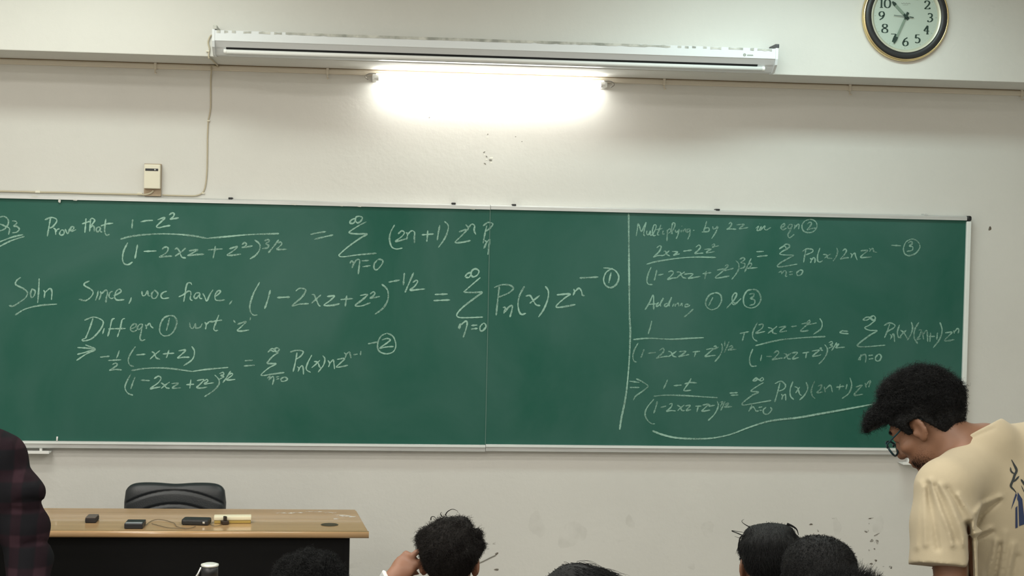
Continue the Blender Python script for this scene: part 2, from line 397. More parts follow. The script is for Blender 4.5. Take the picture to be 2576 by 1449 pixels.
# ------------------------------------------------------------------ conduit under the beam and its clips
ZP = on(1288, 194.0, 1, WY-0.024)[2]
bm = bmesh.new()
prism_x(bm, [(WY, ZP+.012), (WY-.020, ZP+.012), (WY-.024, ZP+.006), (WY-.024, ZP-.008), (WY-.020, ZP-.012), (WY, ZP-.012)], X0+.01, X1-.01)
conduit = tag(bm_obj('wall_conduit', bm, MT['pipe']), 'long cream conduit running under the beam across the whole wall', 'conduit')
bm = bmesh.new(); box(bm, (X0+.01, WY-.020, ZP+.0122), (X1-.01, WY-.0005, SOFFIT_Z-.0006)); bm_obj('shade_dirt_strip', bm, mat('brown_shade_dirt', (.21, .145, .075), .8), conduit)  # gap's shade and dirt put into a brown strip above the conduit
for px, py in ((391, 168), (824, 178), (1671, 205), (2138, 216), (2570, 230)):
    c = on(px, py, 1, WY-0.02)
    bm = bmesh.new()
    box(bm, (c[0]-.006, WY-.030, ZP-.016), (c[0]+.006, WY-.0005, ZP+.016), .002)
    tube(bm, catmull([(c[0], WY-.022, ZP-.014), (c[0]-.001, WY-.024, ZP-.026), (c[0]+.001, WY-.03, ZP-.036), (c[0]+.007, WY-.034, ZP-.033)], .004), .0035, 6)
    bm_obj('clip', bm, MT['pipe'], conduit, True)

# ------------------------------------------------------------------ chalkboard
BT, BB, BR, BL = 1.06+1.215, 1.06, 2.44, -2.44
board = empty('chalkboard', (0, WY, BB), 'long green chalkboard covered in handwritten maths, mounted on the front wall', 'chalkboard')
box_obj('writing_surface', (BL+.004, 0.0, BB+.004), (BR-.004, WY-.002, BT-.004), MT['board'], board)
for x0, x1, dz in ((BL, -.001, 0.0), (.001, BR-.024, .001)):
    bm = bmesh.new()
    prism_x(bm, [(WY-.001, BT+dz), (-.004, BT+dz), (-.014, BT-.006+dz), (-.014, BT-.0225+dz), (.001, BT-.0225+dz), (.001, BT-.03+dz), (WY-.001, BT-.03+dz)], x0, x1)
    bm_obj('top_rail', bm, MT['alu'], board)
for x0, x1, dz in ((BL, -.001, -.003), (.001, BR, 0.0)):
    bm = bmesh.new()
    prism_x(bm, [(.001, BB+.036+dz), (-.012, BB+.036+dz), (-.016, BB+.033+dz), (-.016, BB+.024+dz), (-.012, BB+.0235+dz), (-.012, BB+.004+dz), (-.004, BB+dz), (WY-.001, BB+dz), (WY-.001, BB+.03+dz), (.001, BB+.03+dz)], x0, x1)
    rail = bm_obj('bottom_rail', bm, MT['alu'], board)
    bm = bmesh.new()
    box(bm, (x0, -.0185, BB+.024+dz), (x1, -.0162, BB+.0345+dz))
    bm_obj('rail_lip', bm, MT['alu_light'], rail)
box_obj('side_rail', (BR-.024, -.014, BB+.002), (BR, WY-.001, BT-.026), MT['alu_light'], board, .004)
box_obj('side_rail', (BL, -.014, BB+.002), (BL+.024, WY-.001, BT-.026), MT['alu_light'], board, .004)
bm = bmesh.new()
box(bm, (BR-.025, -.0165, BT-.025), (BR+.0015, WY-.001, BT+.002), .011, seg=4)
bm_obj('corner_cap', bm, MT['black_plastic'], board, True)
box_obj('panel_joint', (-.0022, -.0022, BB+.036), (.0012, .001, BT-.0225), mat('joint_strip', (0.10, 0.20, 0.165), .6), board)
for px, py in ((580, 500), (1141, 515), (1293, 517.5), (1805, 529.5), (2328, 541)):
    c = on(px, py, 1, 0)
    bm = bmesh.new(); box(bm, (c[0]-.010, -.010, BT-.0015), (c[0]+.010, WY-.002, BT+.0075), .002)
    bm_obj('fixing_clip', bm, MT['black_plastic'] if px != 2328 else MT['alu'], board)
MT['tape'] = mat('tape_scrap', (.58, .58, .54), .7)
# torn tape on the left of the top rail
for x, z, w, h in ((88, 494, .03, .012), (150, 505, .012, .022), (190, 503, .02, .008), (740, 514, .03, .010), (905, 519, .02, .008), (1190, 525, .03, .010), (860, 518, .015, .006)):
    bm = bmesh.new(); c = on(x, z, 1, -.0145); n = 7
    bm.faces.new([bm.verts.new((c[0]+w/2*math.cos(2*math.pi*k/n)*(1+.25*math.sin(5*k)), -.0148, c[2]+h/2*math.sin(2*math.pi*k/n)*(1+.3*math.cos(3*k)))) for k in range(n)])
    bm_obj('torn_tape', bm, MT['tape'], board)

STROKE = [0, 0]
def b3(p, lift):
    q = on(p[0], p[1], 1, 0.0); STROKE[1] += 1
    return (q[0], -0.0003-lift-(0.00005*(STROKE[0] % 11)+0.0000012*STROKE[1] if lift > 0 else 0), q[2])
# chalk writing: every line is traced once in photo coordinates and laid on the board plane
REG = {'1': (0, 480, 3.903), '2': (620, 500, 3.903), '3': (160, 750, 3.903), '4': (620, 650, 3.903), '5': (1000, 650, 3.903),
       '6': (1540, 520, 5.367), '7': (1940, 520, 4.954), '8': (1540, 780, 4.392), '9': (1840, 780, 4.025)}
CHALK = [
 ('question number and "Prove that" in white chalk, top left', 'chalk', 4.4, [
  ('1', "-40,300 -20,265 0,258 40,252 75,275 82,320 50,370 0,392 -40,380|0,325 45,345 92,370 85,430|118,295 155,300 165,320 135,345 165,350 190,375 165,405 120,413|-60,522 0,500 120,455 228,430|-50,572 0,545 110,490 242,447"),
  ('1', "497,265 480,360 465,447|440,285 500,262 550,275 555,305 520,350 488,368|522,365 543,380 548,432|546,405 562,380 585,372|600,385 585,420 605,435 630,420 625,388 600,385|640,375 655,410 668,418 690,362|690,398 720,375 725,357 705,352 692,375 705,397 748,380"),
  ('1', "845,270 840,340 833,412|805,325 850,310 885,300|890,280 885,345 880,402|880,288 905,270 930,290 905,330 882,372|885,368 910,345 925,357 925,400|985,355 955,360 945,390 965,402 985,370|985,355 985,395 1005,405|1040,275 1030,350 1030,410 1050,436 1078,425|990,345 1050,325 1112,318")]),
 ('first fraction of the question in white chalk', 'chalk', 4.6, [
  ('1', "1303,280 1298,330 1295,374|1380,305 1440,293 1502,290|1548,285 1610,262 1615,272 1575,310 1537,350 1560,362 1615,350 1674,340|1660,238 1690,217 1710,228 1700,255 1670,278 1700,275 1757,265|1180,475 1300,445 1500,425 1700,425 1880,440 2030,467|2030,467 2200,452 2450,430 2740,420"),
  ('1', "1255,508 1215,590 1203,670 1220,715 1260,724 1302,698|1350,528 1338,600 1325,667|1410,595 1537,590|1590,575 1620,553 1650,560 1640,600 1600,630 1565,650 1620,645 1692,640|1715,575 1740,565 1765,600 1785,650 1827,660|1825,560 1780,600 1718,642|1855,590 1940,578 1900,605 1845,635 1925,627 2007,622|2115,540 2105,600 2093,662|2040,580 2187,570|2250,570 2330,548 2290,590 2233,630 2290,632 2367,620|2375,530 2400,510 2420,520 2405,545 2375,557 2430,550 2482,540"),
  ('2', "80,405 125,440 132,490 95,550 33,592|175,415 210,400 225,418 190,440 217,457 205,482 153,490|318,400 270,465 214,532|310,435 335,425 347,445 320,475 298,497 345,498 397,495")]),
 ('sum of (2n+1) z^n Pn in white chalk, top of the left panel', 'chalk', 4.5, [
  ('2', "628,350 700,335 782,322|665,399 760,375 852,355|1010,235 1035,205 1070,198 1055,237 1020,242 1010,235|1070,215 1075,182 1105,172 1138,185 1122,220 1090,237 1070,215|1177,226 1110,260 1030,310 1010,335 1080,345 1182,347 1120,385 1000,470 920,540 908,558 950,570 1100,550 1278,535"),
  ('2', "1015,635 1035,608 1050,640 1035,682|1040,655 1080,602 1110,602 1107,660 1097,742|1130,610 1205,605|1140,668 1220,656|1285,600 1255,640 1255,687 1280,696 1322,655 1340,610 1312,594 1285,600"),
  ('2', "1455,255 1415,330 1405,400 1425,470 1470,493 1532,484|1488,345 1527,315 1550,335 1520,375 1463,417 1510,410 1568,393|1565,330 1582,347 1572,402|1580,352 1620,315 1650,330 1648,385 1650,437|1780,310 1776,370 1770,422|1720,355 1840,345|1898,258 1885,330 1873,408|1943,222 1980,260 1975,320 1940,400 1883,480|2085,325 2160,305 2110,365 2050,427 2120,427 2202,410|2152,252 2177,285 2170,310|2177,285 2212,250 2240,265 2235,310 2252,352"),
  ('2', "2360,262 2340,350 2323,437|2322,267 2370,233 2417,245 2400,280 2348,322|2338,408 2357,430 2333,487|2345,443 2387,400 2380,470 2370,550|2328,488 2352,438")]),
 ('"Soln Since, we have" in white chalk', 'chalk', 4.4, [
  ('1', "205,848 165,880 155,920 230,960 270,1000 250,1050 190,1095 130,1132 88,1125|315,960 300,1010 310,1047 335,1030 345,985 315,960|385,860 380,980 370,1102|428,975 440,1000 433,1052|440,1000 490,960 510,990 505,1072|148,1220 250,1160 400,1125 562,1112"),
  ('1', "880,885 835,905 830,930 890,965 915,1000 890,1045 840,1077 773,1065|965,980 955,1030 938,1077|985,985 990,1020 973,1072|990,1015 1040,975 1055,1000 1045,1050 1038,1100|1110,985 1080,1000 1070,1035 1090,1057 1117,1050|1115,1030 1160,1010 1190,985 1170,965 1140,990 1125,1040 1150,1072 1222,1068|1290,1045 1280,1080 1264,1110"),
  ('1', "1392,985 1400,1027 1425,1025 1450,985 1455,1027 1480,1032|1510,985 1490,1010 1495,1052 1530,1052 1550,1010 1520,977 1510,985|1640,985 1600,1000 1580,1030 1600,1057 1662,1050|1885,925 1870,903 1840,910 1825,960 1815,1030 1803,1090|1753,1042 1800,1020 1850,985 1875,1000 1868,1060 1890,1078|1960,1000 1925,1005 1905,1040 1925,1057 1960,1015|1962,1000 1960,1050 1987,1060|1990,1005 2010,1040 2030,1082 2060,1020 2092,970|2110,1040 2150,1010 2165,985 2145,980 2115,1015 2115,1067 2150,1077 2207,1070|2280,1077 2250,1117")]),
 ('generating function equation marked 1 in white chalk', 'chalk', 4.8, [
  ('2', "130,818 70,930 35,1040 40,1110 70,1142 107,1140|235,895 210,990 178,1082|300,970 427,965|483,907 520,880 570,885 580,910 540,970 450,1050 520,1035 612,1030|640,940 665,945 690,1000 710,1045 727,1055|732,943 690,980 638,1027|790,960 862,955 820,1000 763,1045 840,1047 917,1030|985,950 978,1000 970,1057|923,990 1047,980|1115,950 1187,940 1140,990 1068,1047 1130,1052 1217,1020|1213,937 1245,913 1260,930 1245,955 1215,975 1260,970 1312,958|1328,838 1375,880 1392,930 1385,1000 1340,1075 1258,1137"),
  ('2', "1395,819 1507,798|1550,728 1545,790 1540,850|1642,723 1600,820 1557,920|1633,822 1665,800 1680,815 1650,860 1608,897 1680,892 1754,885|1848,940 1977,935|1836,1000 2000,993"),
  ('2', "2143,767 2170,735 2207,728 2187,770 2150,772|2205,745 2215,705 2250,688 2282,710 2265,750 2225,767 2205,745|2297,773 2230,830 2145,905 2140,917 2230,920 2312,918 2260,960 2130,1060 2068,1130 2080,1162 2150,1168 2322,1162|2080,1272 2100,1228 2090,1282|2100,1243 2150,1203 2167,1220 2155,1280 2128,1362|2205,1245 2267,1240|2205,1280 2272,1272|2320,1225 2295,1255 2295,1292 2320,1295 2352,1255 2337,1223 2320,1225"),
  ('5', "1000,275 985,400 968,562|948,287 1020,260 1100,263 1137,295 1090,340 988,382|1033,482 1060,485 1043,542|1050,532 1090,480 1127,463 1120,520 1103,577|1247,273 1200,360 1183,450 1195,522 1220,550 1262,538|1258,370 1300,365 1330,410 1360,455 1402,465|1397,363 1350,400 1298,442|1450,273 1480,320 1475,400 1435,500 1383,577|1563,358 1692,350 1640,390 1558,467 1600,480 1747,453|1730,300 1737,330 1723,364|1735,332 1780,293 1805,320 1815,360 1837,365|1786,193 1972,182"),
  ('5', "2020,93 2080,98 2137,120 2172,180 2150,252 2095,287 2045,267 2023,210 2043,145 2080,112 2112,98|2097,138 2085,190 2074,242")]),
 ('"Diff eqn 1 wrt z" in white chalk', 'chalk', 4.4, [
  ('3', "290,195 255,300 215,397|215,395 183,407 200,420 280,395 360,310 390,240 360,205 290,186 203,217|400,293 383,352|503,198 475,215 455,300 433,377|603,198 575,215 555,300 528,382|440,302 520,300 612,298|650,310 700,285 715,260 690,253 660,285 660,317 690,327 722,310|777,253 740,263 725,297 745,307 775,272|777,253 760,340 750,395 770,417 802,405|800,258 815,280 810,302|815,277 845,248 857,275 882,295|1040,170 985,195 950,260 945,330 985,370 1050,357 1095,300 1112,230 1087,180 1040,170|1040,193 1025,260 1009,320|1238,240 1245,285 1270,297 1295,253 1300,292 1340,285 1362,248|1385,233 1400,262 1393,307|1400,262 1430,232 1460,228|1525,163 1495,240 1475,300 1490,320 1517,315|1440,237 1490,225 1557,215|1666,213 1687,242|1708,257 1792,230 1750,275 1708,317 1750,323 1822,312|1836,188 1829,217")]),
 ('differentiated equation marked 2 in white chalk', 'chalk', 4.2, [
  ('3', "135,485 220,490 302,500|133,552 220,530 305,503|213,458 300,493 302,513 220,550 127,612|358,579 452,570|547,513 534,555 518,592|438,612 567,605|478,652 510,638 527,655 490,685 453,710 510,700 572,705"),
  ('3', "707,473 655,550 635,610 650,655 692,672|713,558 807,550|865,525 890,540 910,585 947,600|947,513 890,560 848,600|1035,508 1023,550 1008,587|973,548 1087,540|1128,517 1197,510 1150,560 1118,587 1180,580 1237,580|1258,473 1285,523 1265,600 1178,664|663,712 800,690 950,685 1100,697 1262,720|1262,720 1400,700 1617,680"),
  ('3', "662,743 620,820 603,880 630,932 682,954|702,773 680,830 660,892|758,805 847,810|888,792 930,766 957,785 930,830 853,887 900,880 952,872|955,830 985,850 1010,880 1042,885|1042,823 990,860 958,887|1058,840 1127,835 1068,882 1152,880|1250,798 1245,840 1239,887|1203,850 1282,845|1308,810 1377,800 1340,845 1308,878 1360,882 1412,872|1378,817 1405,798 1417,815 1383,842 1477,830|1483,753 1525,800 1522,850 1470,910 1383,967"),
  ('3', "1528,742 1565,728 1572,750 1545,760 1572,772 1528,797|1642,713 1600,780 1563,830|1613,757 1650,738 1657,755 1603,802 1687,798|1778,615 1857,608|1768,666 1877,658"),
  ('4', "208,922 250,885 285,905 262,912 240,902 208,922|262,895 300,878 322,895 300,917 270,905|317,923 260,960 215,1010 210,1032 290,1035 220,1075 148,1137 165,1150 260,1135 372,1120|203,1177 232,1158 220,1197|228,1187 260,1158 267,1190 255,1242|290,1165 322,1160|290,1187 322,1180|370,1163 338,1185 350,1207 387,1200 402,1180 370,1163"),
  ('4', "497,923 480,1020 458,1114|428,920 490,903 552,910 552,935 520,970 478,992|498,1062 517,1080 505,1112|510,1087 545,1053 557,1080 560,1142|642,948 600,1030 588,1090 632,1120|662,1012 700,1020 718,1065 737,1077|722,1000 680,1040 640,1074|748,953 770,988 755,1050 703,1117|798,1000 817,1030 805,1067|812,1037 850,998 860,1040 865,1087|888,992 962,983 920,1030 883,1067 940,1062 997,1048|958,925 977,945 970,977|975,947 1010,918 1020,950 1027,980|1050,945 1092,940|1124,908 1119,952|1193,839 1290,820"),
  ('4', "1380,733 1320,765 1288,840 1300,907 1370,937 1442,915 1467,850 1440,768 1380,733|1328,802 1380,786 1412,800 1380,830 1308,882 1370,870 1447,865")]),
 ('long vertical chalk line dividing the board', 'chalk', 5.0, [
  ('6', "222,92 224,400 226,700 230,1100 232,1449"), ('8', "190,-10 196,150 200,250 185,600 150,950 100,1200 82,1322")]),
 ('"Multiplying by 2z in eqn 2" in slanted white chalk', 'chalk_mid', 3.9, [
  ('6', "323,397 338,310 352,230 385,320 402,327 457,213 432,320 425,375 445,397|470,320 465,365 490,377 515,330 513,380 545,375 585,300 592,250 562,253 542,330 555,390 590,385|658,243 630,320 610,375 640,382|590,312 682,293|690,320 680,365 708,367|745,308 742,390 738,465|742,332 775,298 792,330 747,367|792,372 842,270 842,223 815,228 800,320 815,372|850,310 860,347 897,320|905,298 890,370 863,435|930,310 930,347|934,264 948,260|955,308 960,342|960,327 985,298 990,337 1005,345|1052,298 1010,310 1015,347 1057,310|1055,305 1045,380 1018,443|1088,323 1112,317"),
  ('6', "1277,193 1255,270 1233,337|1208,341 1240,340 1302,330 1302,285 1248,292|1358,265 1365,300 1400,290 1422,258|1432,268 1395,350 1342,432|1572,237 1600,213 1612,240 1580,285 1548,307 1600,300 1677,305|1678,245 1777,240 1725,285 1718,300 1780,290 1837,280|1938,292 1977,262 1955,317 1985,317 2012,268 2000,317 2060,258 2055,302 2085,312 2142,280|1988,233 1996,231"),
  ('7', "113,262 160,245 165,213 135,225 118,265 150,287 192,265|267,223 225,225 208,260 235,272 267,233|267,223 235,300 208,350 230,387 287,345|285,223 297,245 283,282|292,262 335,218 347,230 340,282|480,156 418,180 383,235 398,297 450,322 520,312 567,260 562,200 522,165 480,156|448,217 480,193 502,210 480,250 448,290 490,275 557,265")]),
 ('fraction (2xz-2z squared) equation marked 3 in slanted chalk', 'chalk_mid', 4.0, [
  ('6', "598,557 640,528 662,545 630,610 558,680 620,660 692,660|695,605 720,600 735,640 782,668|772,593 730,630 688,662|808,605 882,610 840,645 828,657 912,635|958,601 1077,585|1128,547 1170,518 1192,545 1160,590 1113,632 1170,630 1232,625|1243,577 1332,570 1290,600 1273,622 1330,615 1382,605|1343,522 1375,503 1382,525 1353,547 1442,525|463,777 600,740 900,695 1150,680 1402,685"),
  ('6', "527,813 485,910 468,1000 490,1047 547,1050|602,853 585,930 568,997|613,925 692,910|758,882 800,868 827,890 800,930 748,982 810,965 882,960|868,880 920,890 950,950 1002,967|982,878 920,920 868,962|968,910 1087,905 1060,940 1028,967 1110,955 1192,940|1270,868 1260,920 1249,977|1218,905 1337,890|1413,857 1517,840 1470,890 1393,952 1430,962 1582,935|1518,807 1550,783 1562,805 1508,862 1570,850 1642,830|1668,728 1707,770 1707,840 1670,910 1613,982|1718,712 1770,688 1787,715 1738,755 1792,770 1780,817 1723,837|1877,698 1830,790 1788,882|1833,782 1870,763 1882,785 1855,820 1828,832 1962,822|1943,608 2047,603|1953,674 2102,658"),
  ('7', "98,522 150,490 180,468 220,473 227,505 190,522 170,490 130,510 98,530|207,528 150,550 108,590 180,602 277,605 220,640 100,710 83,747 150,745 327,715|88,822 125,808 130,842|130,832 165,798 187,810 180,865 202,865|218,815 267,808|223,847 272,840|350,793 318,825 330,857 370,847 394,805 372,789 350,793"),
  ('7', "432,533 415,620 403,697|383,562 440,526 512,533 512,565 428,602|483,640 502,660 488,702|495,672 530,633 547,660 540,702|607,513 580,600 578,670 605,689 642,672|643,595 690,600 700,637 762,645|742,588 700,615 663,642|815,508 827,560 805,630 768,682|888,552 920,528 937,550 910,600 863,652 910,640 972,635|983,580 1007,600 993,642|1000,612 1040,578 1050,610 1072,667|1113,550 1202,545 1150,590 1113,630 1170,632 1252,625|1218,515 1237,535 1223,562|1235,542 1265,518 1280,560 1322,568|1496,480 1617,487"),
  ('7', "1740,403 1680,440 1648,520 1665,587 1720,610 1800,580 1852,505 1830,440 1780,406 1740,403|1703,452 1745,433 1757,460 1720,490 1762,500 1755,542 1688,557")]),
 ('"Adding 1 and 3" in slanted white chalk', 'chalk_mid', 4.2, [
  ('6', "443,1392 500,1300 552,1193 560,1300 560,1392|488,1320 592,1310|630,1290 600,1320 600,1347 640,1320 692,1233 650,1310 655,1347|750,1300 710,1320 710,1347 750,1330 802,1223 770,1310 770,1347|830,1308 815,1352|850,1308 850,1352|855,1332 890,1303 900,1347|915,1340 940,1305 945,1345|1032,1318 990,1320 985,1352 1020,1347 1052,1325|1095,1380 1045,1430 968,1492"),
  ('6', "1380,1163 1310,1195 1263,1280 1275,1352 1340,1390 1420,1362 1472,1280 1467,1200 1422,1165 1380,1163|1360,1223 1330,1280 1303,1337|1543,1372 1600,1310 1650,1250 1682,1180 1652,1168 1620,1220 1625,1280 1672,1310|1742,1238 1650,1320 1608,1290|1890,1116 1818,1140 1773,1230 1788,1332 1870,1367 1952,1340 2005,1260 1987,1170 1940,1123 1890,1116|1848,1182 1912,1173 1907,1210 1868,1237 1922,1260 1917,1312 1853,1332")]),
 ('sum of two fractions in slanted white chalk', 'chalk_mid', 4.0, [
  ('8', "437,118 420,190 397,267|230,326 400,312 650,322 850,312 1014,305|287,363 245,440 228,510 240,562 272,575|352,433 335,480 317,527|393,478 482,468|518,447 560,423 572,450 540,490 488,532 540,520 617,510|618,455 650,465 670,505 712,520|712,453 660,490 618,517|738,460 812,455 770,495 738,515 852,490|888,463 972,455|926,460 907,517|1038,436 1117,425 1070,470 1028,512 1090,505 1147,500|1118,407 1145,398 1147,420 1118,432 1177,410|1208,368 1217,430 1190,500 1133,572|1246,338 1242,402|1292,348 1238,472|1288,412 1320,393 1327,415 1283,442 1372,432|1408,259 1512,238|1462,248 1438,342"),
  ('9', "262,128 225,200 213,250 225,292 262,317|273,152 315,143 312,180 248,232 300,225 342,215|368,175 410,190 420,230 462,240|462,163 410,205 368,237|478,176 547,165 500,205 493,222 562,210|603,169 662,160|708,141 782,130 740,170 698,212 740,214 782,205|763,122 790,103 792,125 773,147 862,130|893,83 917,130 905,190 828,247|240,361 450,310 600,290 800,275 952,268"),
  ('9', "217,393 190,460 183,520 205,567 257,565|306,453 294,517|353,469 407,470|428,437 465,413 477,435 440,480 413,502 480,490 522,485|528,440 555,450 570,490 602,495|602,438 560,465 528,492|608,435 667,430 618,492 682,480|718,436 787,425|761,428 751,487|813,416 887,405 850,440 823,467 885,460 907,450|888,392 910,383 905,402 927,410|943,348 970,390 965,440 930,500 883,547|983,332 1015,318 1022,340 1000,350 1022,367 983,387|1067,328 1013,412|1053,357 1087,343 1062,372 1060,382 1147,375|1132,203 1100,230 1187,240|1128,212 1182,215")]),
 ('sum of Pn(x)(2n+1) z^n in slanted white chalk, third line', 'chalk_mid', 4.2, [
  ('9', "1328,97 1365,73 1402,75 1430,100 1400,87 1370,102 1328,100|1400,75 1440,58 1457,85 1430,102 1402,82|1462,98 1400,150 1348,180 1400,205 1472,210 1400,255 1288,340 1283,367 1350,372 1557,355|1312,448 1300,512|1283,508 1305,470 1350,448 1362,480 1355,532|1385,462 1432,455|1390,497 1437,490|1485,448 1458,480 1465,512 1497,512 1517,475 1502,448 1485,448"),
  ('9', "1602,143 1575,220 1548,282|1543,157 1600,130 1652,150 1642,180 1578,217|1603,245 1622,265 1608,297|1615,272 1642,243 1652,322|1702,148 1680,220 1690,272 1722,280|1708,200 1745,230 1782,292|1772,203 1730,240 1708,272|1820,118 1834,180 1815,250 1778,307|1897,123 1855,200 1850,280 1887,342|1893,205 1922,203 1905,260 1878,297 1917,290|1933,218 1945,297|1945,242 1977,208 1987,322|2016,228 2009,322|1998,270 2062,265|2086,228 2079,302|2110,123 2132,200 2110,290 2043,382|2163,231 2232,225 2195,265 2158,307 2200,310 2257,298|2248,205 2257,237|2255,222 2287,188 2302,200 2293,237")]),
 ('final result line with arrow in faint slanted chalk', 'chalk_mid', 4.0, [
  ('8', "188,785 302,800|193,855 302,855|263,758 330,790 392,832 390,852 330,900 260,950 233,997|612,768 590,820 565,872|678,836 767,828|798,816 860,800 937,805|872,753 855,790 798,872 800,892 872,885|456,952 600,940 800,945 1000,958 1167,968|462,983 390,1070 363,1140 380,1202 430,1252 472,1256|498,1008 480,1080 458,1142|533,1076 597,1060|628,1042 660,1033 652,1070 603,1117 650,1110 702,1115|718,1050 750,1070 770,1107 802,1110|797,1048 750,1085 723,1112|803,1060 862,1055 818,1107 872,1100|918,1062 987,1060|951,1063 934,1127|998,1051 1062,1040 1020,1085 993,1117 1082,1105|1058,1052 1080,1043 1070,1062 1137,1050|1158,1003 1172,1060 1130,1150 1058,1222"),
  ('8', "1188,1022 1222,1013 1197,1060 1200,1072|1247,1008 1198,1112|1243,1047 1282,1028 1280,1047 1238,1072 1327,1065|1293,918 1387,912|1308,941 1392,938"),
  ('9', "213,717 250,688 280,707 312,683 324,705 300,717 270,700 240,717 213,717|327,733 270,765 198,820 272,830 200,870 113,940 120,962 200,950 402,915|207,958 190,1000 173,1027|180,1017 215,978 235,1000 250,1022 277,1020|273,986 312,980|283,1016 310,1014|352,983 323,1010 330,1047 370,1052 407,1010 393,983|492,733 470,820 438,932|438,746 500,720 547,760 530,800 478,822|503,850 517,870 508,907|515,877 545,853 550,917|622,723 595,800 598,870 632,907|638,775 670,790 690,850 712,865|692,778 648,842|755,728 772,790 740,860 688,912")]),
 ('end of the final result, (2n+1) z^n, in faint chalk', 'chalk_faint', 4.2, [
  ('9', "842,718 810,800 815,862 847,897|873,772 912,758 900,800 863,837 922,830|938,775 950,832|950,802 1002,763 1022,832|1102,748 1089,812|1058,781 1142,770|1171,748 1159,802|1200,683 1217,760 1190,840 1118,897|1258,781 1322,760 1285,805 1243,862 1332,852|1353,738 1365,787|1365,757 1395,718 1407,722 1389,782")]),
 ('sweeping chalk underline below the final result', 'chalk', 5.0, [
  ('8', "443,1333 550,1375 700,1410 900,1422 1100,1415 1300,1375 1500,1300 1700,1235 1862,1208 2053,1188 2304,1144 2650,1082 2935,1030")]),
]
rc = random.Random(11)
def clusters(strokes, gap):
    # strokes of one line grouped into words and terms
    par = list(range(len(strokes)))
    def find(i):
        while par[i] != i: i = par[i]
        return i
    bb = [(np.min(s, 0), np.max(s, 0)) for s in strokes]
    for i in range(len(bb)):
        for j in range(i):
            d = np.maximum(0, np.maximum(bb[i][0]-bb[j][1], bb[j][0]-bb[i][1]))
            if np.hypot(*d) < gap: par[find(i)] = find(j)
    out = {}
    for i in range(len(bb)): out.setdefault(find(i), []).append(strokes[i])
    return list(out.values())
for label, mk, wd, groups in CHALK:
    line = []
    for reg, txt in groups:
        ox, oy, sc_ = REG[reg]
        for st in txt.split('|'):
            pts = [np.array([ox+float(a.split(',')[0])/sc_, oy+float(a.split(',')[1])/sc_]) for a in st.split()]
            line.append(np.array(catmull(pts, 1.8)))
    for words_ in clusters(line, 16):
        bm = bmesh.new()
        for pts in words_:
            ph, ph2 = rc.random()*6, rc.random()*6; STROKE[0] += 1; STROKE[1] = 0
            def wf(u, t, w, ph=ph, ph2=ph2, n=len(pts)):
                e = min(1.0, (u*n+1.2)/3.0, ((1-u)*n+1.2)/3.0)
                return w*e*(0.80+0.16*math.sin(u*9+ph)+0.10*math.sin(u*n*0.9+ph2))
            ribbon(bm, pts, wd, b3, 0.0006, wf)
        bm_obj('chalk_writing', bm, MT[mk], board)
# small stick of chalk standing on the rail, chalk holder ledge at the left, small ledge at the right
c = on(142.5, 1111, 1, -.012)
bm = bmesh.new(); tube(bm, [(c[0], -.006, BB+.0335), (c[0]+.0012, -.005, BB+.054)], .0042, 10)
tag(bm_obj('chalk_stick', bm, MT['chalk_stick'], None, True), 'short white chalk stub standing on the left end of the board rail', 'chalk')
def ledge(pxl, pxr, pyt, pyb, label):
    a = on(pxl, pyt, 1, -.03); b = on(pxr, pyb, 1, -.03)
    z0 = b[2]; z1 = BB-.003
    t = empty('chalk_tray', ((a[0]+b[0])/2, WY, z0), label, 'tray', 'small trays under the board')
    bm = bmesh.new(); box(bm, (a[0], -.055, z0), (b[0], WY-.001, z0+.006), .002); box(bm, (a[0], -.058, z0), (b[0], -.052, z0+.014), .001)
    bm_obj('shelf', bm, MT['white_plastic'], t)
    for f in (.3, .75):
        x = a[0]+(b[0]-a[0])*f; bm = bmesh.new(); box(bm, (x-.006, -.002, z0+.005), (x+.006, WY-.002, z1))
        bm_obj('bracket', bm, MT['white_plastic'], t)
ledge(20, 126, 1128, 1140, 'white chalk tray under the left end of the chalkboard')
ledge(2268, 2345, 1145, 1168, 'white chalk tray under the right end of the chalkboard behind the bent head')
# ------------------------------------------------------------------ tube light on the wall under the beam
TY = WY-0.085
ta, tb = on(948, 194, 1, TY), on(1516, 210.5, 1, TY)
TZ = (ta[2]+tb[2])/2 - 0.004
tl = empty('tube_light', ((ta[0]+tb[0])/2, WY, TZ), 'lit fluorescent tube light on the wall between screen and chalkboard', 'light')
box_obj('batten', (ta[0]-.02, WY-.048, TZ+.000), (tb[0]+.02, WY-.0005, TZ+.026), MT['white_plastic'], tl, .004)
tube_obj('tube', [(ta[0]-.002, TY, TZ), (tb[0]+.002, TY, TZ)], .0130, MT['tube'], tl, 20)
for s, x in ((-1, ta[0]), (1, tb[0])):
    bm = bmesh.new()
    box(bm, (min(x, x+s*.022), TY-.012, TZ-.014), (max(x, x+s*.022), WY-.001, TZ+.014), .004)
    tube(bm, [(x-s*.010, TY, TZ), (x+s*.012, TY, TZ)], .0148, 18)
    bm_obj('lamp_holder', bm, MT['white_plastic'], tl)
    bm = bmesh.new()
    lp = [(x+s*.004, TY-.014, TZ+.018), (x+s*.034, TY-.012, TZ+.017), (x+s*.052, TY-.008, TZ+.008), (x+s*.054, TY-.008, TZ-.002), (x+s*.040, TY-.010, TZ-.012)]
    tube(bm, catmull(lp, .004), .0035, 6)
    bm_obj('spring_clip', bm, MT['tube_cap'], tl, True)

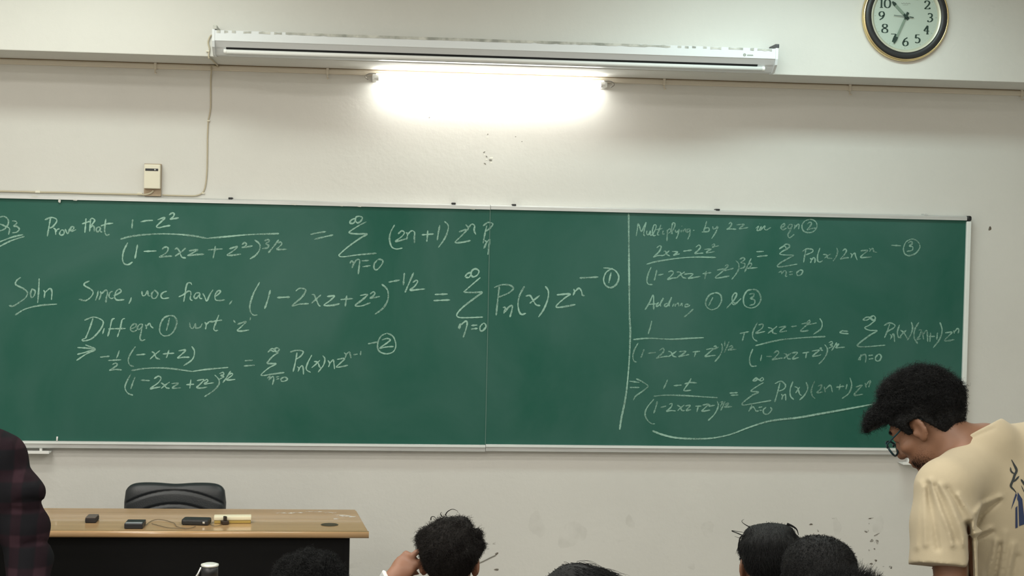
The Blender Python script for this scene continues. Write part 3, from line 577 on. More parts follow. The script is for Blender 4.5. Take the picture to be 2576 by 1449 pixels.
# ------------------------------------------------------------------ rolled-up projection screen on the beam
SX0, SX1 = on(533, 105, 1, -.44)[0], on(1957, 150, 1, -.44)[0]
SF = BEAM_Y-.115
scr = empty('projector_screen', ((SX0+SX1)/2, BEAM_Y, SOFFIT_Z), 'white rolled up projection screen housing fixed to the beam above the tube light', 'projection screen')
bm = bmesh.new()
prism_x(bm, [(BEAM_Y-.001, 3.030), (SF, 3.030), (SF, 2.983), (SF+.003, 2.981), (SF+.026, 2.957), (SF+.036, 2.950), (SF+.042, 2.944), (SF+.062, 2.926), (BEAM_Y-.001, 2.925)], SX0+.012, SX1-.012)
bm_obj('housing', bm, MT['screen_white'], scr)
for s, x in ((0, SX0), (1, SX1)):
    bm = bmesh.new()
    prism_x(bm, [(BEAM_Y-.001, 3.036), (SF-.002, 3.034), (SF-.002, 2.981), (SF+.010, 2.955), (SF+.058, 2.922), (BEAM_Y-.001, 2.921)], x if s == 0 else x-.012, x+.012 if s == 0 else x)
    bm_obj('end_cap', bm, MT['screen_white'], scr)
    bm = bmesh.new(); xx = x+.004 if s == 0 else x-.014
    box(bm, (xx, SF-.004, 3.034), (xx+.018, BEAM_Y-.001, 3.052), .002)
    bm_obj('wall_bracket', bm, MT['screen_film'] if s == 0 else MT['iron'], scr)
# torn film strip along the top of the housing front
rf = random.Random(4); bm = bmesh.new()
xs = np.linspace(SX0+.02, SX1-.03, 150); top = []; bot = []
for i, x in enumerate(xs):
    u = i/149; tear = .004*rf.random() if (u < .2 or u > .55) else .001*rf.random()
    top.append(bm.verts.new((x, SF-.0012, 3.0302-(.003*rf.random() if u < .12 or u > .75 else .0004)))); bot.append(bm.verts.new((x, SF-.0012, 3.0165+tear)))
for i in range(149):
    u = i/149
    if (u < .12 or u > .8) and rf.random() < .45: continue
    bm.faces.new((top[i], top[i+1], bot[i+1], bot[i]))
bm_obj('torn_film', bm, MT['screen_film'], scr)
bx0, bx1 = on(566, 126, 1, SF+.03)[0], on(1921, 170, 1, SF+.03)[0]
bm = bmesh.new(); prism_x(bm, [(SF+.0262, 2.9567), (SF+.0245, 2.9555), (SF+.035, 2.9472), (SF+.0365, 2.9495)], bx0+.005, bx1-.03)
bm_obj('fabric_slot', bm, MT['dark_gap'], scr)
tube_obj('bottom_bar', [(bx0, SF+.036, 2.9385), (bx1, SF+.036, 2.9385)], .0100, MT['white_plastic'], scr, 16)
for x in (bx0, bx1):
    bm = bmesh.new(); tube(bm, [(x-.006, SF+.036, 2.9385), (x+.006, SF+.036, 2.9385)], .0108, 14)
    bm_obj('bar_cap', bm, MT['white_plastic'], scr)
# maker's mark: a small ring emblem and a short line of lettering, unreadable in the photo
mx = on(1873, 138, 1, SF); bm = bmesh.new()
pl = lambda p, l: (p[0], SF-.0006-l, p[1])
ribbon(bm, [(mx[0]+.0055*math.cos(a), mx[2]+.0055*math.sin(a)) for a in np.linspace(0, 2*math.pi, 17)], .003, pl, .0003)
ribbon(bm, [(mx[0]-.004, mx[2]), (mx[0]+.004, mx[2])], .003, pl, .0003)
ribbon(bm, catmull([(mx[0]+.012+.0032*i, mx[2]-.001+.0028*(-1)**i) for i in range(10)], .001), .0022, pl, .0003)
bm_obj('maker_mark', bm, MT['grey_print'], scr)

# ------------------------------------------------------------------ wall clock on the beam
cc = on(2281, 41, 1, BEAM_Y-.03); CX, CZ = cc[0], cc[2]
clk = empty('wall_clock', (CX, BEAM_Y, CZ), 'round black and gold wall clock at the top right of the beam', 'clock')
Rk = .213
lathe_obj('case', [(0, .0008), (Rk-.002, .0008), (Rk+.001, .008), (Rk, .020), (Rk-.006, .027), (Rk-.009, .027), (Rk-.012, .024), (Rk-.012, .012), (0, .012)], (CX, BEAM_Y, CZ), MT['gold'], clk, n=96)
lathe_obj('outer_ring', [(Rk-.0105, .014), (Rk-.0105, .028), (Rk-.018, .032), (Rk-.037, .030), (Rk-.0415, .026), (Rk-.0415, .014), (Rk-.0105, .014)], (CX, BEAM_Y, CZ), MT['clock_black'], clk, n=96)
lathe_obj('inner_flange', [(Rk-.0410, .014), (Rk-.0410, .0275), (Rk-.0435, .0275), (Rk-.055, .018), (Rk-.055, .014), (Rk-.0410, .014)], (CX, BEAM_Y, CZ), MT['clock_flange'], clk, n=96)
lathe_obj('dial', [(0, .0125), (Rk-.050, .0125), (Rk-.050, .0155), (0, .0155)], (CX, BEAM_Y, CZ), MT['clock_face'], clk, n=96)
FY = BEAM_Y-.0156
def dial(p, l): return (CX+p[0], FY-l, CZ+p[1])
DIG = {'1': ["-.10,.95 .08,1.0 .08,0", "-.12,0 .28,0", "-.14,.92 .08,.98"],
 '0': [".33,1 .05,.85 -.02,.5 .05,.15 .33,0 .6,.15 .68,.5 .6,.85 .33,1"],
 '2': [".02,.75 .12,.95 .35,1 .58,.85 .55,.6 .3,.3 .02,.03", ".02,.03 .62,.03 .66,.2"],
 '3': [".05,.88 .3,1 .55,.85 .5,.6 .25,.52", ".25,.52 .55,.42 .6,.2 .4,.02 .15,.0 .02,.14"],
 '4': [".45,1 .02,.36 .68,.36", ".45,1 .45,0", ".3,0 .6,0"],
 '5': [".58,.98 .15,.98 .1,.55", ".1,.55 .35,.62 .6,.42 .55,.12 .3,0 .05,.08"],
 '6': [".58,.98 .25,.75 .05,.35 .15,.06 .38,0 .62,.14 .62,.42 .4,.56 .12,.42"],
 '7': [".02,.96 .64,.96", ".64,.96 .4,.5 .25,0"],
 '8': [".33,.54 .08,.72 .12,.94 .33,1 .55,.94 .58,.72 .33,.54 .04,.36 .05,.08 .33,0 .62,.08 .63,.36 .33,.54"],
 '9': [".06,.02 .4,.25 .6,.65 .5,.94 .28,1 .04,.86 .04,.58 .25,.44 .55,.58"]}
NW = .0078
def nib(u, t, w): return w*(0.38+0.72*abs(t[1])**1.2)
for hr in range(1, 13):
    a = math.radians(90-30*hr); rr = .119
    nx, nz = rr*math.cos(a), rr*math.sin(a); s = .0400
    st = str(hr); wtot = sum(.48 if ch == '1' and len(st) > 1 else .72 for ch in st) - .06
    bm = bmesh.new(); xo = -wtot/2; lf = .0004
    for ch in st:
        for stroke in DIG[ch]:
            lf += .00008
            pp = [np.array([nx+(xo+.04+float(q.split(',')[0]))*s*1.0, nz+(float(q.split(',')[1])-.5)*s]) for q in stroke.split()]
            pp = catmull(pp, .0012) if len(pp) > 3 else [p for a_, b_ in zip(pp[:-1], pp[1:]) for p in (a_, b_)]
            if len(pp) <= 6 and len(stroke.split()) <= 3:
                q = [np.array(p) for p in pp]
                for a_, b_ in zip(q[:-1], q[1:]):
                    lf += .00006
                    if np.linalg.norm(b_-a_) > 1e-6: ribbon(bm, [a_, b_], NW, dial, lf, nib)
            else: ribbon(bm, pp, NW, dial, lf, nib)
        xo += .48 if ch == '1' and len(st) > 1 else .72
    bm_obj('numeral', bm, MT['ink_green'], clk)
bm = bmesh.new()
for k in range(60):
    a = 2*math.pi*k/60; r0, r1 = .1475, .150 if k % 5 else .153
    ribbon(bm, [(r0*math.cos(a), r0*math.sin(a)), (r1*math.cos(a), r1*math.sin(a))], .0012 if k % 5 else .0028, dial, .0002)
bm_obj('minute_marks', bm, MT['grey_print'], clk)
bm = bmesh.new()
wz = .063
ribbon(bm, catmull([(-.024+.0065*i, wz+.0018*(-1)**i) for i in range(8)], .0008), .0030, dial, .0002)
ribbon(bm, [(-.016, wz-.008), (.010, wz-.007)], .0020, dial, .0002)
bm_obj('maker_mark', bm, MT['grey_print'], clk)
def hand(name, tip_px, length, w, lift, tail):
    d = np.array([tip_px[0]-2281.0, -(tip_px[1]-41.0)]); c_, s_ = math.cos(ROLL), math.sin(ROLL)
    d = np.array([d[0]*c_-d[1]*s_*-1, d[1]*c_-d[0]*s_*-1]) if False else d
    d /= np.linalg.norm(d)
    f = lambda p, l: (CX+p[0], FY-lift-l, CZ+p[1])
    bm = bmesh.new(); ribbon(bm, [tuple(d*.012), tuple(d*(length*.80))], w, f, .0008); o = bm_obj(name, bm, MT['hand_grey'], clk)
    bm = bmesh.new(); ribbon(bm, [tuple(d*(length*.76)), tuple(d*(length*.86)), tuple(d*length)], w, f, .0010, lambda u, t, w_: w_*(1.25 if u < .7 else .5))
    bm_obj('hand_tip', bm, MT['ink_green'], o); bm = bmesh.new()
    ribbon(bm, [tuple(d*-tail), tuple(d*.016)], w, f, .0010, lambda u, t, w_: w_*(1.2 if u < .5 else .7))
    bm_obj('hand_tail', bm, MT['ink_green'], o)
hand('hour_hand', (2244, 4), .098, .0125, .004, .018)
hand('minute_hand', (2251, 110), .142, .0105, .007, .022)
bm = bmesh.new(); f = lambda p, l: (CX+p[0], FY-.010-l, CZ+p[1])
ribbon(bm, [(-.062, .004), (.036, -.004)], .0024, f, .0008); ribbon(bm, [(.016, -.0015), (.036, -.004)], .0042, f, .001)
bm_obj('second_hand', bm, MT['ink_green'], clk)
lathe_obj('hub', [(0, .014), (.0075, .014), (.0075, .028), (0, .0285)], (CX, BEAM_Y, CZ), MT['ink_green'], clk, n=20)

# ------------------------------------------------------------------ wall sensor box and the two cables
a = on(363, 413, 1, WY-.04); b = on(402.5, 475, 1, WY-.04); e_ = on(403, 494, 1, WY-.015)
dv = empty('wall_device', ((a[0]+b[0])/2, WY, e_[2]), 'small cream box with a dark window above the left side of the board', 'wall box')
bm = bmesh.new(); box(bm, (a[0], WY-.046, b[2]), (b[0], WY-.008, a[2]), .004); bm_obj('cover', bm, MT['cream_plastic'], dv)
box_obj('base', (a[0]-.003, WY-.020, e_[2]), (b[0]+.002, WY-.0006, a[2]+.004), MT['brown_base'], dv, .002)
w0 = on(365.5, 423.5, 1, WY-.046); w1 = on(398, 430.5, 1, WY-.046)
box_obj('window', (w0[0], WY-.0472, w1[2]), (w1[0], WY-.044, w0[2]), MT['black_plastic'], dv, .0012)
g = on(390, 427, 1, WY-.047); bm = bmesh.new(); bmesh.ops.create_uvsphere(bm, u_segments=12, v_segments=8, radius=.0035, matrix=Matrix.Translation((g[0], WY-.0475, g[2]))); bm_obj('window_glint', bm, MT['white_plastic'], dv, True)  # white bead stands in for the glint of light on the window
P1 = lambda px, py, y: tuple(on(px, py, 1, y))
cpts = [P1(541, 92, BEAM_Y-.05), P1(533, 88, BEAM_Y-.012), P1(527, 95, BEAM_Y-.006), P1(523.5, 108, BEAM_Y-.006), P1(527, 122, BEAM_Y-.006), P1(525, 135, BEAM_Y-.006), P1(525, 146, BEAM_Y-.006)]
cpts += [(cpts[-1][0]+.004, BEAM_Y+.02, SOFFIT_Z-.006), (cpts[-1][0]+.010, WY-.06, SOFFIT_Z-.006), (cpts[-1][0]+.012, WY-.032, SOFFIT_Z-.012), P1(531, 165, WY-.030), P1(532, 178, WY-.03)]
cpts += [P1(530.5, 195, WY-.006), P1(530, 235, WY-.005), P1(530, 268, WY-.005), P1(527, 290, WY-.005), P1(524, 303, WY-.005), P1(522, 340, WY-.005), P1(521.5, 380, WY-.005), P1(520.5, 430, WY-.005), P1(517, 465, WY-.005), P1(510, 484, WY-.005), P1(494, 492, WY-.006), P1(470, 492.5, WY-.006), P1(430, 491.5, WY-.007), P1(408, 490.5, WY-.010)]
cab = tag(tube_obj('screen_cable', cpts, .0034, MT['cable'], None, 8, True, .012), 'thin beige cable hanging from the screen down the wall to the board', 'cable')
for px, py in ((523, 129), (525, 304), (512, 486)):
    y = BEAM_Y if py < 140 else WY; c = on(px, py, 1, y-.006); bm = bmesh.new(); box(bm, (c[0]-.008, y-.011, c[2]-.003), (c[0]+.006, y-.0005, c[2]+.003), .001); bm_obj('cable_clip', bm, MT['cream_plastic'], cab)
dpts = [P1(386, 479, WY-.024), P1(380, 485, WY-.024), P1(366, 489.5, WY-.020), P1(340, 489, WY-.012), P1(280, 487.6, WY-.008), P1(215, 486.2, WY-.008), P1(160, 484.2, WY-.008), P1(100, 483.6, WY-.008), P1(60, 482.2, WY-.008), P1(0, 481, WY-.008), P1(-60, 479.5, WY-.008)]
cab2 = tag(tube_obj('power_cable', dpts, .0042, MT['cable'], None, 8, True, .012), 'beige cable lying along the top edge of the board to the cream box', 'cable')
for px, py in ((95, 483.0), (352, 488.4)):
    c = on(px, py, 1, WY-.008); bm = bmesh.new(); box(bm, (c[0]-.012, WY-.014, c[2]-.0042), (c[0]+.012, WY-.0005, c[2]+.006), .002); bm_obj('cable_clip', bm, MT['cream_plastic'], cab2)

# ------------------------------------------------------------------ teacher's desk, things on it, chair
DZ = 0.90; PZ = 0.15
fl, fr = on(-120, 1340, 2, DZ), on(928, 1337, 2, DZ); br_ = on(896, 1281.5, 2, DZ)
DX1, DYF, DYB = fr[0], fr[1], br_[1]; DX0 = -2.30
desk = empty('teacher_desk', ((DX0+DX1)/2, (DYF+DYB)/2, PZ), 'wooden topped teacher desk with black panels standing on the platform', 'desk')
bm = bmesh.new()
v = [(DX0, DYF), (DX1, DYF), (br_[0], DYB), (DX0, DYB)]
lo_ = [bm.verts.new((x, y, DZ-.026)) for x, y in v]; up_ = [bm.verts.new((x, y, DZ)) for x, y in v]
for k in range(4): bm.faces.new((lo_[k], lo_[(k+1) % 4], up_[(k+1) % 4], up_[k]))
bm.faces.new(up_); bm.faces.new(lo_[::-1])
bmesh.ops.bevel(bm, geom=[e for e in bm.edges if abs(e.verts[0].co.z-e.verts[1].co.z) < 1e-6], offset=.006, segments=3, affect='EDGES')
bm_obj('tabletop', bm, MT['wood'], desk)
bm = bmesh.new()
prism_x(bm, [(DYF+.004, DZ+.0005), (DYF-.006, DZ-.0015), (DYF-.011, DZ-.008), (DYF-.011, DZ-.020), (DYF-.006, DZ-.0265), (DYF+.004, DZ-.027)], DX0, DX1)
bm_obj('edge_lip', bm, MT['wood_edge'], desk, True)
px1 = on(878, 1400, 1, DYF+.03)[0]
box_obj('front_panel', (DX0+.03, DYF+.028, PZ+.06), (px1-.020, DYF+.046, DZ-.026), MT['desk_black'], desk)
box_obj('side_panel', (px1-.020, DYF+.022, PZ), (px1, DYB-.03, DZ-.026), MT['desk_black'], desk)
box_obj('side_panel', (DX0+.02, DYF+.022, PZ), (DX0+.04, DYB-.03, DZ-.026), MT['desk_black'], desk)
sx = on(868, 1400, 1, DYF+.03)[0]
box_obj('edge_strip', (sx-.002, DYF+.0255, PZ+.07), (sx+.0015, DYF+.0285, DZ-.028), mat('strip_grey', (.035, .035, .037), .4), desk)
gc = on(829, 1320.5, 2, DZ); bm = bmesh.new(); lathe(bm, [(0, .0004), (.036, .0004), (.036, .002), (.031, .0026), (.030, .0012), (0, .0012)], (gc[0], gc[1], DZ), 'Z', 28)
bmesh.ops.remove_doubles(bm, verts=bm.verts[:], dist=1e-6)
bm_obj('cable_grommet', bm, mat('grommet', (.05, .04, .022), .5), desk)
rs = random.Random(9); MT['dust'] = smudge_mat('desk_chalk_dust', (.72, .70, .66), .75)
for px, py, w, h in ((720, 1291, .05, .006), (752, 1290, .03, .005), (830, 1290, .03, .006), (865, 1298, .035, .01), (885, 1300, .018, .008), (850, 1296, .02, .006), (800, 1288, .05, .004), (845, 1306, .012, .006)):
    q = on(px, py, 2, DZ); bm = bmesh.new()
    bm.faces.new([bm.verts.new((q[0]+w*math.cos(2*math.pi*k/11)*(.7+.5*rs.random()), q[1]+h*2.2*math.sin(2*math.pi*k/11)*(.7+.5*rs.random()), DZ+.0008+.00004*(px % 7))) for k in range(11)])
    bm_obj('chalk_dust', bm, MT['dust'], desk)

def deskbox(name, pxl, pxr, pyfront, depth, h, m, label, cat, rot=0.0, bevel=.004, parent=None):
    a = on(pxl, pyfront, 2, DZ); b = on(pxr, pyfront, 2, DZ)
    cx, cy = (a[0]+b[0])/2, a[1]; w = (b[0]-a[0])
    mt = Matrix.Translation((cx, cy+depth/2, DZ+.0005)) @ Matrix.Rotation(rot, 4, 'Z')
    bm = bmesh.new(); box(bm, (-w/2, -depth/2, 0), (w/2, depth/2, h), bevel, mt)
    return bm, mt, w
bm, mt, w = deskbox('', 213.5, 241, 1316, .085, .019, None, '', '')
du = tag(bm_obj('board_duster', bm, mat('duster_felt', (.03, .027, .027), .95, var=.3, vscale=60), None), 'small dark block shaped board duster at the left end of the desk', 'duster')
bm = bmesh.new(); box(bm, (-w/2+.001, -.041, .018), (w/2-.001, .041, .023), .003, mt); bm_obj('back', bm, mat('duster_back', (.11, .09, .08), .6), du)
bm, mt, w = deskbox('', 312, 359, 1331, .10, .022, None, '', '')
ph = tag(bm_obj('power_adapter', bm, MT['black_plastic'], None), 'black adapter with a grey top lying left of the thin looped wire', 'adapter')
bm = bmesh.new(); box(bm, (-w/2+.004, -.047, .0215), (w/2-.004, -.020, .0232), .001, mt); bm_obj('top_face', bm, mat('adapter_grey', (.26, .28, .30), .35), ph)
bm, mt, w = deskbox('', 457, 527, 1322, .07, .024, None, '', '', rot=-.10, bevel=.008)
wl = tag(bm_obj('glasses_case', bm, mat('case_black', (.014, .015, .016), .5, bump=.1, bscale=120), None), 'black rounded case lying in front of the cream box on the desk', 'case')
bm = bmesh.new(); box(bm, (.032, -.037, .008), (.042, -.034, .016), .001, mt); bm_obj('clasp', bm, MT['steel'], wl)
bm, mt, w = deskbox('', 538, 630, 1317, .05, .042, None, '', '', rot=.06)
bm.free(); bm = bmesh.new(); box(bm, (-w/2, -.025, 0.0), (w/2, .025, .013), .003, mt)
cb = tag(bm_obj('chalk_box', bm, mat('box_mustard', (.42, .30, .07), .6), None), 'long cream lidded box lying near the back edge of the desk', 'box')
bm = bmesh.new(); box(bm, (-w/2-.002, -.027, .0135), (w/2+.002, .027, .029), .004, mt); bm_obj('lid', bm, mat('box_cream', (.78, .73, .54), .5), cb)
bm, mt, w = deskbox('', 556, 573, 1321, .03, .016, None, '', '', rot=.5)
pg = tag(bm_obj('cable_plug', bm, mat('plug_brown', (.035, .022, .015), .5), None), 'small dark brown plug in front of the cream box on the desk', 'plug')
bm = bmesh.new(); box(bm, (-.004, -.010, .016), (.006, .008, .034), .002, mt); bm_obj('plug_head', bm, mat('plug_dark', (.02, .014, .01), .5), pg)
wp = [(368, 1320), (378, 1312), (393, 1307), (412, 1308), (430, 1313), (440, 1317), (443, 1323), (455, 1327), (475, 1329), (492, 1324)]
w3 = [tuple(on(x, y, 2, DZ+.004)) for x, y in wp]
tag(tube_obj('looped_wire', w3, 0.0015, MT['wire'], None, 6, True, .006), 'thin brown wire curling between the adapter and the black case on the desk', 'wire', 'loose wires on the desk')
wp = [(382, 1317), (400, 1322), (422, 1327), (446, 1329), (468, 1330)]
w3 = [tuple(on(x, y, 2, DZ+.004)) for x, y in wp]
tag(tube_obj('looped_wire', w3, 0.0015, MT['wire'], None, 6, True, .006), 'thin brown wire lying straight in front of the looped one on the desk', 'wire', 'loose wires on the desk')
wp = [(530, 1320), (540, 1323), (551, 1322), (556, 1318)]
w3 = [tuple(on(x, y, 2, DZ+.004)) for x, y in wp]
tag(tube_obj('looped_wire', w3, 0.0015, MT['wire'], None, 6, True, .006), 'short beige wire between the black case and the small dark plug', 'wire', 'loose wires on the desk')

# chair behind the desk: padded executive back with arched seams
CHY = -0.50
ca, cb_ = on(312, 1280, 1, CHY), on(568, 1281, 1, CHY); zt_ = on(440, 1215, 1, CHY)[2]
CHX = (ca[0]+cb_[0])/2; CW = (cb_[0]-ca[0])
ch = empty('office_chair', (CHX, CHY+.28, PZ), 'black leather office chair behind the teacher desk', 'chair')
zb_ = .60; H_ = zt_-zb_
N, Mv = 64, 64
def back_pt(u, v_, front):
    # u in [-1,1] across, v in [0,1] up; rounded shoulders, slightly dipped top
    z = zb_+H_*v_
    top = (1-abs(u)**8)**(1/3.0)*.24+.76-.016*math.exp(-(u/.28)**2)
    x = CHX+u*CW/2*(1-.02*(1-v_))
    z = zb_+H_*v_*top
    edge = max(0, 1-(abs(u)**10))**.5 * max(0, 1-max(0, (v_-.6)/.4)**7)**.5
    zz = (z-zb_)/H_
    s1 = .915-.17*(u*u); s2 = .755-.21*(u*u); s3 = .55-.25*u*u
    groove = sum(math.exp(-((zz-s)/.011)**2) for s in (s1, s2, s3))
    pad = .034*edge
    yc = CHY+.05*(1-v_)**1.5*-1
    return (x, yc-(pad-.010*groove*edge) if front else yc+.02+.02*edge, z)
bm = bmesh.new()
grid = [[[bm.verts.new(back_pt(-1+2*i/N, j/Mv, fr_)) for i in range(N+1)] for j in range(Mv+1)] for fr_ in (True, False)]
for g_, fl_ in ((grid[0], False), (grid[1], True)):
    for j in range(Mv):
        for i in range(N):
            q = (g_[j][i], g_[j][i+1], g_[j+1][i+1], g_[j+1][i]); bm.faces.new(q[::-1] if fl_ else q)
for j in range(Mv):
    for i in (0, N): bm.faces.new((grid[0][j][i], grid[1][j][i], grid[1][j+1][i], grid[0][j+1][i]))
for i in range(N):
    for j in (0, Mv): bm.faces.new((grid[0][j][i], grid[0][j][i+1], grid[1][j][i+1], grid[1][j][i]))
bm_obj('backrest', bm, MT['leather'], ch, True)
# the desk is between camera and chair: the sitter faces the class, so the seat is on the desk side
box_obj('seat', (CHX-.25, CHY-.20, .53), (CHX+.25, CHY+.03, .62), MT['leather'], ch, .03)
bm = bmesh.new(); tube(bm, [(CHX, CHY-.08, .20), (CHX, CHY-.08, .54)], .028, 14); bm_obj('gas_column', bm, MT['steel'], ch, True)
for k in range(5):
    a_ = 2*math.pi*k/5+.3; ex, ey = CHX+.25*math.cos(a_), CHY-.08+.16*math.sin(a_)
    bm = bmesh.new(); tube(bm, [(CHX, CHY-.08, .235), (ex, ey, .205)], .02, 8, radii=[.024, .015]); lg = bm_obj('base_leg', bm, MT['iron'], ch, True)
    bm = bmesh.new(); tube(bm, [(ex-.012, ey, PZ+.027), (ex+.012, ey, PZ+.027)], .0265, 14); bm_obj('castor', bm, MT['black_plastic'], lg, True)

# ------------------------------------------------------------------ row desk and bottle, benches under the class
RZ = .75
rowd = empty('student_desk', (-.1, -2.32, 0), 'long wooden student desk in the front row carrying the steel bottle', 'desk')
box_obj('desktop', (-1.25, -2.50, RZ-.028), (.70, -2.14, RZ), MT['bench'], rowd, .004)
for x in (-1.15, .60):
    box_obj('leg', (x-.02, -2.46, 0), (x+.02, -2.18, RZ-.028), MT['iron'], rowd, .004)
bp = on(528, 1417, 1, -2.32); BTX, BTY, BTZ = bp[0], -2.32, bp[2]
hB = BTZ-RZ
bt = empty('steel_bottle', (BTX, BTY, RZ), 'steel water bottle with a black sided cap standing on the student desk', 'bottle')
lathe_obj('body', [(0, .0005), (.036, .0005), (.038, .004), (.038, hB-.085), (.034, hB-.062), (.030, hB-.052), (.0305, hB-.046), (0, hB-.046)], (BTX, BTY, RZ), MT['steel'], bt, 'Z', 40)
lathe_obj('cap', [(0, hB-.0455), (.0285, hB-.0455), (.0285, hB-.010), (0, hB-.010)], (BTX, BTY, RZ), MT['black_plastic'], bt, 'Z', 40)
lathe_obj('cap_top', [(.0285, hB-.0095), (.0300, hB-.008), (.0300, hB-.003), (.020, hB), (0, hB), (0, hB-.0095)], (BTX, BTY, RZ), mat('cap_steel', (.72, .75, .70), .35, metallic=.3), bt, 'Z', 40)
bm = bmesh.new(); tube(bm, catmull([(BTX-.028, BTY-.012, RZ+hB-.012), (BTX-.036, BTY-.02, RZ+hB-.03), (BTX-.046, BTY-.022, RZ+hB-.05), (BTX-.03, BTY-.015, RZ+hB-.055)], .003), .004, 8); bm_obj('carry_loop', bm, MT['steel'], bt, True)
def bench(name, x0, x1, y, zf, label):
    b = empty(name, ((x0+x1)/2, y, zf), label, 'bench')
    box_obj('seat', (x0, y-.17, zf+.385), (x1, y+.15, zf+.412), MT['bench'], b, .005)
    for x in (x0+.06, x1-.06):
        box_obj('leg', (x-.02, y-.14, zf), (x+.02, y+.13, zf+.385), MT['iron'], b, .004)
# ------------------------------------------------------------------ people: one smooth-union surface per body
def V3(*a): return np.array(a, float)
class Blob:
    """collects primitives (world coordinates) and meshes their smooth union with surface nets"""
    def __init__(self): self.p = []
    def cap(self, p0, p1, r0, r1=None, k=.02): self.p.append(('c', np.asarray(p0, float), np.asarray(p1, float), r0, r0 if r1 is None else r1, k, 1)); return self
    def ell(self, c, r, R=None, k=.02, sgn=1): self.p.append(('e', np.asarray(c, float), np.asarray(r, float), np.eye(3) if R is None else np.asarray(R, float), None, k, sgn)); return self
    def cut(self, c, r, R=None, k=.008): return self.ell(c, r, R, k, -1)
    def plane(self, c, n): self.p.append(('p', np.asarray(c, float), np.asarray(n, float)/np.linalg.norm(n), None, None, .006, -1)); return self
    def chain(self, pts, radii, k=.02):
        for a, b, ra, rb in zip(pts[:-1], pts[1:], radii[:-1], radii[1:]): self.cap(a, b, ra, rb, k)
        return self
    def bbox(self, q):
        if q[0] == 'c':
            r = max(q[3], q[4]); return np.minimum(q[1], q[2])-r, np.maximum(q[1], q[2])+r
        r = q[2].max(); return q[1]-r, q[1]+r
    @staticmethod
    def dist(q, X, Y, Z):
        if q[0] == 'c':
            _, a, b, ra, rb, _, _ = q; d = b-a; L = max(d@d, 1e-12)
            t = np.clip(((X-a[0])*d[0]+(Y-a[1])*d[1]+(Z-a[2])*d[2])/L, 0, 1)
            return np.sqrt((X-a[0]-t*d[0])**2+(Y-a[1]-t*d[1])**2+(Z-a[2]-t*d[2])**2)-(ra+(rb-ra)*t)
        if q[0] == 'p': return -((X-q[1][0])*q[2][0]+(Y-q[1][1])*q[2][1]+(Z-q[1][2])*q[2][2])
        _, c, r, R, _, _, _ = q
        P = [(X-c[0])*R[0, i]+(Y-c[1])*R[1, i]+(Z-c[2])*R[2, i] for i in range(3)]
        k0 = np.sqrt((P[0]/r[0])**2+(P[1]/r[1])**2+(P[2]/r[2])**2)
        k1 = np.sqrt((P[0]/r[0]**2)**2+(P[1]/r[1]**2)**2+(P[2]/r[2]**2)**2)+1e-9
        return k0*(k0-1)/k1
    def field(self, h, post=None, pad=.03):
        solid = [q for q in self.p if q[6] > 0]
        lo = np.min([self.bbox(q)[0] for q in solid], 0)-pad; hi = np.max([self.bbox(q)[1] for q in solid], 0)+pad
        n = np.ceil((hi-lo)/h).astype(int)+1
        ax = [(lo[i]+h*np.arange(n[i])).astype(np.float32) for i in range(3)]
        D = np.full(n, 0.5, np.float32)
        for q in self.p:
            k = q[5]
            if q[0] == 'p':
                s = [slice(0, n[i]) for i in range(3)]
            else:
                a, b = self.bbox(q); m = 2*k+3*h
                s = [slice(max(0, int((a[i]-m-lo[i])/h)), min(n[i], int((b[i]+m-lo[i])/h)+2)) for i in range(3)]
                if any(x.stop <= x.start for x in s): continue
            X, Y, Z = ax[0][s[0]][:, None, None], ax[1][s[1]][None, :, None], ax[2][s[2]][None, None, :]
            d = self.dist(q, X, Y, Z).astype(np.float32); S = D[s[0], s[1], s[2]]
            if q[6] > 0:
                e = np.maximum(k-np.abs(S-d), 0)/k; D[s[0], s[1], s[2]] = np.minimum(S, d)-e*e*k*.25
            else:
                d = -d; e = np.maximum(k-np.abs(S-d), 0)/k; D[s[0], s[1], s[2]] = np.maximum(S, d)+e*e*k*.25
        if post is not None: D = post(D, ax[0][:, None, None], ax[1][None, :, None], ax[2][None, None, :])
        return D, lo, h
    def mesh(self, name, h=.007, post=None, pad=.03):
        return nets(name, *self.field(h, post, pad))
